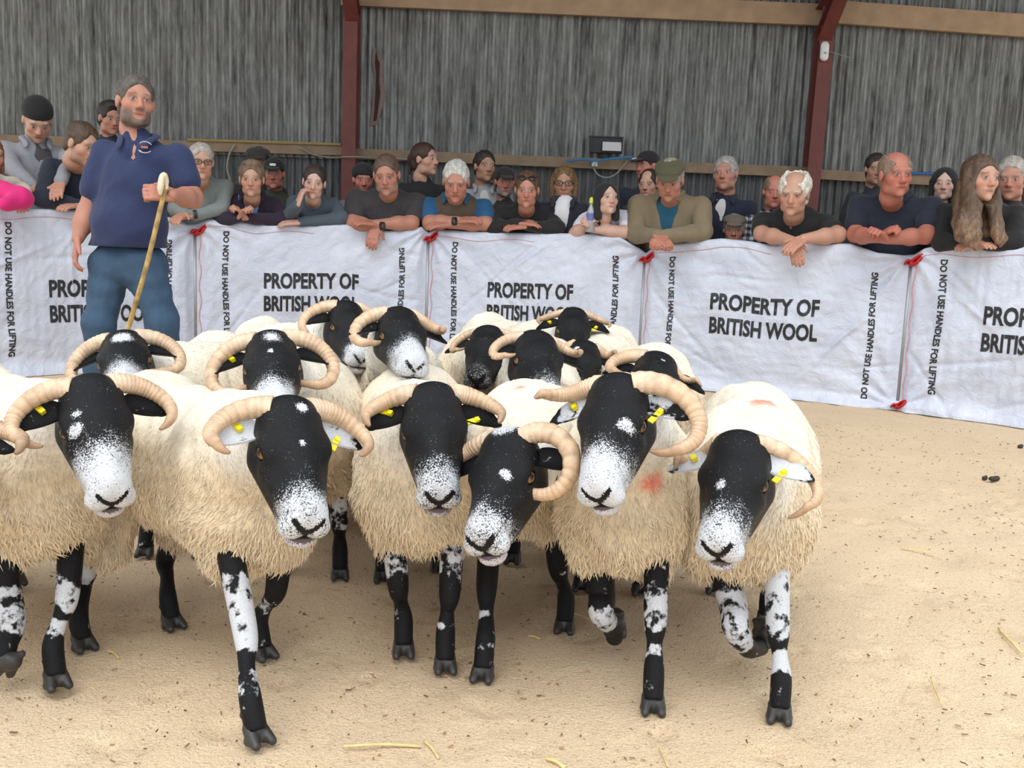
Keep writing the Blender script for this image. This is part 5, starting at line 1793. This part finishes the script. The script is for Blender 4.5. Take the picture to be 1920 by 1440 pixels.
# ---- the stockman in the ring
def stockman():
    D = 5.35
    hipc = at(240, 478, D + .04)
    jeans = mat('blue_denim', (.035, .075, .135), rough=.85, var=.3, scale=14, bump=.3, bscale=40)
    def legs(root, hip, ax, fwd, s):
        B = Blob(.05)
        O = ORI[root]
        B.ell(hip - (0, 0, .04), (.185, .125, .12))
        boots = []
        for sd, kx, fx in ((-1, 186, 176), (1, 305, 312)):
            hp = hip + ax * sd * .095 - (0, 0, .05)
            kn = at(kx, 610, D); ft = ground(fx, 800)
            ft = np.array([at(fx, 700, D)[0], D + .02, 0])
            B.chain([hp, kn, ft + (0, 0, .10)], [.108, .080, .064], k=.05)
            boots.append(ft)
        v, q = B.mesh(.0125, disp=lambda G: -.006 * wob(G * (1, 1, 1.4), 26, 5) - .003 * wob(G, 60, 6))
        fast_mesh('jeans', v, q, np.full((len(v), 3), .2), jeans, root, O)
        for ft in boots:
            Bb = Blob(.02).cone(ft + (0, 0, .14), ft + (0, 0, .05), .058, .05).cone(ft + (0, 0, .045), ft + fwd * .15 + (0, 0, .04), .045, .042)
            v, q = Bb.mesh(.012); v[:, 2] = np.maximum(v[:, 2], 0)
            fast_mesh('boot', v, q, np.full((len(v), 3), .05), mat('brown_boot', (.05, .03, .02), rough=.6), root, O)
    def logo(root, Hc, Rh, s, SCn, fwd, ax, chest):
        c = at(271, 276, D - .155)
        mb = MB()
        for (r0, a0, a1) in ((.035, .5, 2.4), (.035, 3.7, 5.6)):
            t = np.linspace(a0, a1, 9)
            mb.tube([c + np.array([r0 * math.cos(a) * 1.05, .012 * abs(math.cos(a)), r0 * .8 * math.sin(a)]) for a in t], .0065, 5, flat=.4)
        mb.build('shirt_emblem', mat('pale_emblem', (.5, .5, .58)), root)
        MB().box(c, (.035, .006, .012)).build('emblem_centre', mat('emblem_red', (.35, .10, .08)), root, smooth=False)
    person('man in navy polo shirt and blue jeans standing in the ring with a stick', (254, 192), D, 93, yaw=.22, pitch=-.03, roll=.05, hair=('short', (.085, .072, .062)), skin='ruddy', beard=.85, beardc=(.10, .085, .075), red=.7,
           top=(.016, .026, .085), neck='polo', sleeve='short', tname='polo_shirt', hip=hipc, drop=.200, lean=.02, bulk=1.10, sw=.190, sho=.02, byaw=-.08, hem=-.03, group='stockman',
           arms=(A(-1, (163, 400, D + .02), (146, 448, D - .05), 'down', dir=(-.08, -.2, -1), n=(-.9, -.5, 0), side=-1), A(1, (362, 372, D - .02), (322, 366, D - .27), 'fist', dir=(-.9, -.5, .1), n=(.2, -.9, .4), side=1)),
           fullbody=legs, extra=logo)
    # crook
    a, b_ = at(311, 348, D - .31), at(243, 612, D - .36)
    end = a + (b_ - a) * 1.55
    k = (a[2] - 0.0) / (a[2] - b_[2]); end = a + (b_ - a) * k
    root = empty('walking_stick', end * (1, 1, 0))
    pts = spline([a, a * .66 + end * .34 + (.006, 0, 0), a * .33 + end * .67 - (.006, 0, 0), end], 40)
    kn = 1 + .12 * np.sin(np.arange(40) * 1.9) ** 4
    cols = np.array([.42, .27, .085])[None] * (1 - .5 * (np.sin(np.arange(40) * 1.9) ** 8))[:, None]
    MB().tube(pts, .0125 * kn, 10, col=cols).build('shaft', attr_mat('hazel_wood', rough=.5, var=.35, scale=40), root)
    hp = [a + (0, 0, -.02), a + (0, 0, .02), a + (-.004, -.01, .05), a + (-.012, -.02, .035), a + (-.016, -.03, -.01), a + (-.018, -.03, -.05)]
    MB().tube(spline(hp, 24), np.array([.013] * 4 + [.016] * 16 + [.014, .012, .010, .007]), 10).build('horn_handle', mat('pale_horn', (.68, .56, .40), rough=.4), root)
    tag(root, 'knotty yellow wooden stick with pale horn handle in the stockman\'s fist', 'stick')
stockman()
# =================================================================== FITTINGS ON THE WALL
def fittings():
    # floodlight
    Dl = WALL_Y - .13
    c = at(1136, 273, Dl)
    root = empty('floodlight', c)
    blk = mat('black_housing', (.012, .012, .013), rough=.5)
    mb = MB().box(c, (.31, .10, .145)); mb.box(c + (0, .0, .078), (.33, .13, .012)); mb.box(c + (-.155, -.03, 0), (.012, .08, .15)); mb.box(c + (.155, -.03, 0), (.012, .08, .15))
    mb.box(c + (0, 0.03, -.09), (.05, .04, .08)); mb.build('housing', blk, root, smooth=False)
    MB().box(c + (.055, -.056, -.012), (.185, .012, .085), rotx(-.12)).build('lamp_glass', mat('pale_lamp_glass', (.62, .58, .57), rough=.3), root, smooth=False)
    MB().box(c + (.055, -.050, -.012), (.21, .008, .11), rotx(-.12)).build('lamp_rim', mat('dark_rim', (.02, .02, .02)), root, smooth=False)
    tag(root, 'black floodlight sitting on the timber rail', 'floodlight')
    # junction boxes and looped cable
    Dj = RY - .05
    for k, (px, py, w_, h_) in enumerate(((1115, 307, .055, .055), (1189, 300, .05, .036))):
        c = at(px, py, Dj)
        o = empty('junction_box', c)
        mb = MB(); mb.box(c, (w_, .04, h_)); mb.box(c + (0, -.022, 0), (w_ * .86, .01, h_ * .86)); mb.build('casing', mat('white_plastic', (.72, .72, .70), rough=.4), o, smooth=False)
        MB().tube([c + (0, -.02, -h_ * .3), c + (0, -.034, -h_ * .3)], .006, 6).build('screw', blk, o)
        tag(o, ('square white junction box below the floodlight' if k == 0 else 'narrow white cable clip box beside the floodlight'), 'junction box')
    def cable(name, pts, r, col, label):
        P = np.array([at(*p) for p in pts])
        o = MB().tube(spline(P, 40), r, 6).build(name, mat(name + '_sheath', col, rough=.6), origin=P[0])
        tag(o, label, 'cable')
    cable('looped_cable', [(1113, 316, Dj), (1122, 328, Dj), (1138, 333, Dj), (1155, 326, Dj), (1168, 312, Dj), (1176, 301, Dj)], .009, (.28, .26, .22), 'grey cable hanging in a loop under the floodlight')
    cable('blue_rope', [(1062, 302, Dj - .06), (1090, 299, Dj - .08), (1120, 301, Dj - .08), (1150, 297, Dj - .08), (1186, 294, Dj - .06)], .012, (.03, .20, .42), 'blue rope lying along the rail by the floodlight')
    cable('blue_rope', [(1700, 326, Dj), (1740, 325, Dj - .01), (1790, 328, Dj)], .014, (.03, .13, .40), 'blue rope on the rail behind the young person in the woollen hat')
    cable('looped_cable', [(440, 272, Dj), (430, 290, Dj), (426, 315, Dj), (432, 338, Dj)], .010, (.30, .26, .20), 'pale rope hanging from the rail beside the woman in purple')
    cable('looped_cable', [(560, 276, Dj), (590, 290, Dj), (620, 295, Dj), (660, 294, Dj - .25), (720, 296, Dj), (780, 300, Dj)], .008, (.30, .27, .22), 'pale cable sagging along the rail across the first red post')
    # white box with aerial on the second post
    c = at(1546, 96, WALL_Y - .30)
    o = empty('sensor_box', c)
    B = Blob(.012).cone(c + (0, 0, .05), c + (0, 0, -.05), .042, .042)
    v, q = B.mesh(.008); v[:, 1] = c[1] + (v[:, 1] - c[1]) * .6
    fast_mesh('casing', v, q, np.full((len(v), 3), .7), mat('white_plastic', (.72, .72, .70), rough=.4), o, ORI[o])
    MB().tube([c + (.04, 0, 0), c + (.28, .05, -.045)], .004, 5).build('aerial', mat('grey_wire', (.3, .3, .3)), o)
    MB().tube([c + (0, -.026, -.02), c + (0, -.032, -.02)], .01, 8).build('indicator', mat('grey_dot', (.4, .4, .4)), o)
    tag(o, 'small white rounded box with a thin aerial on the red post', 'sensor')
fittings()
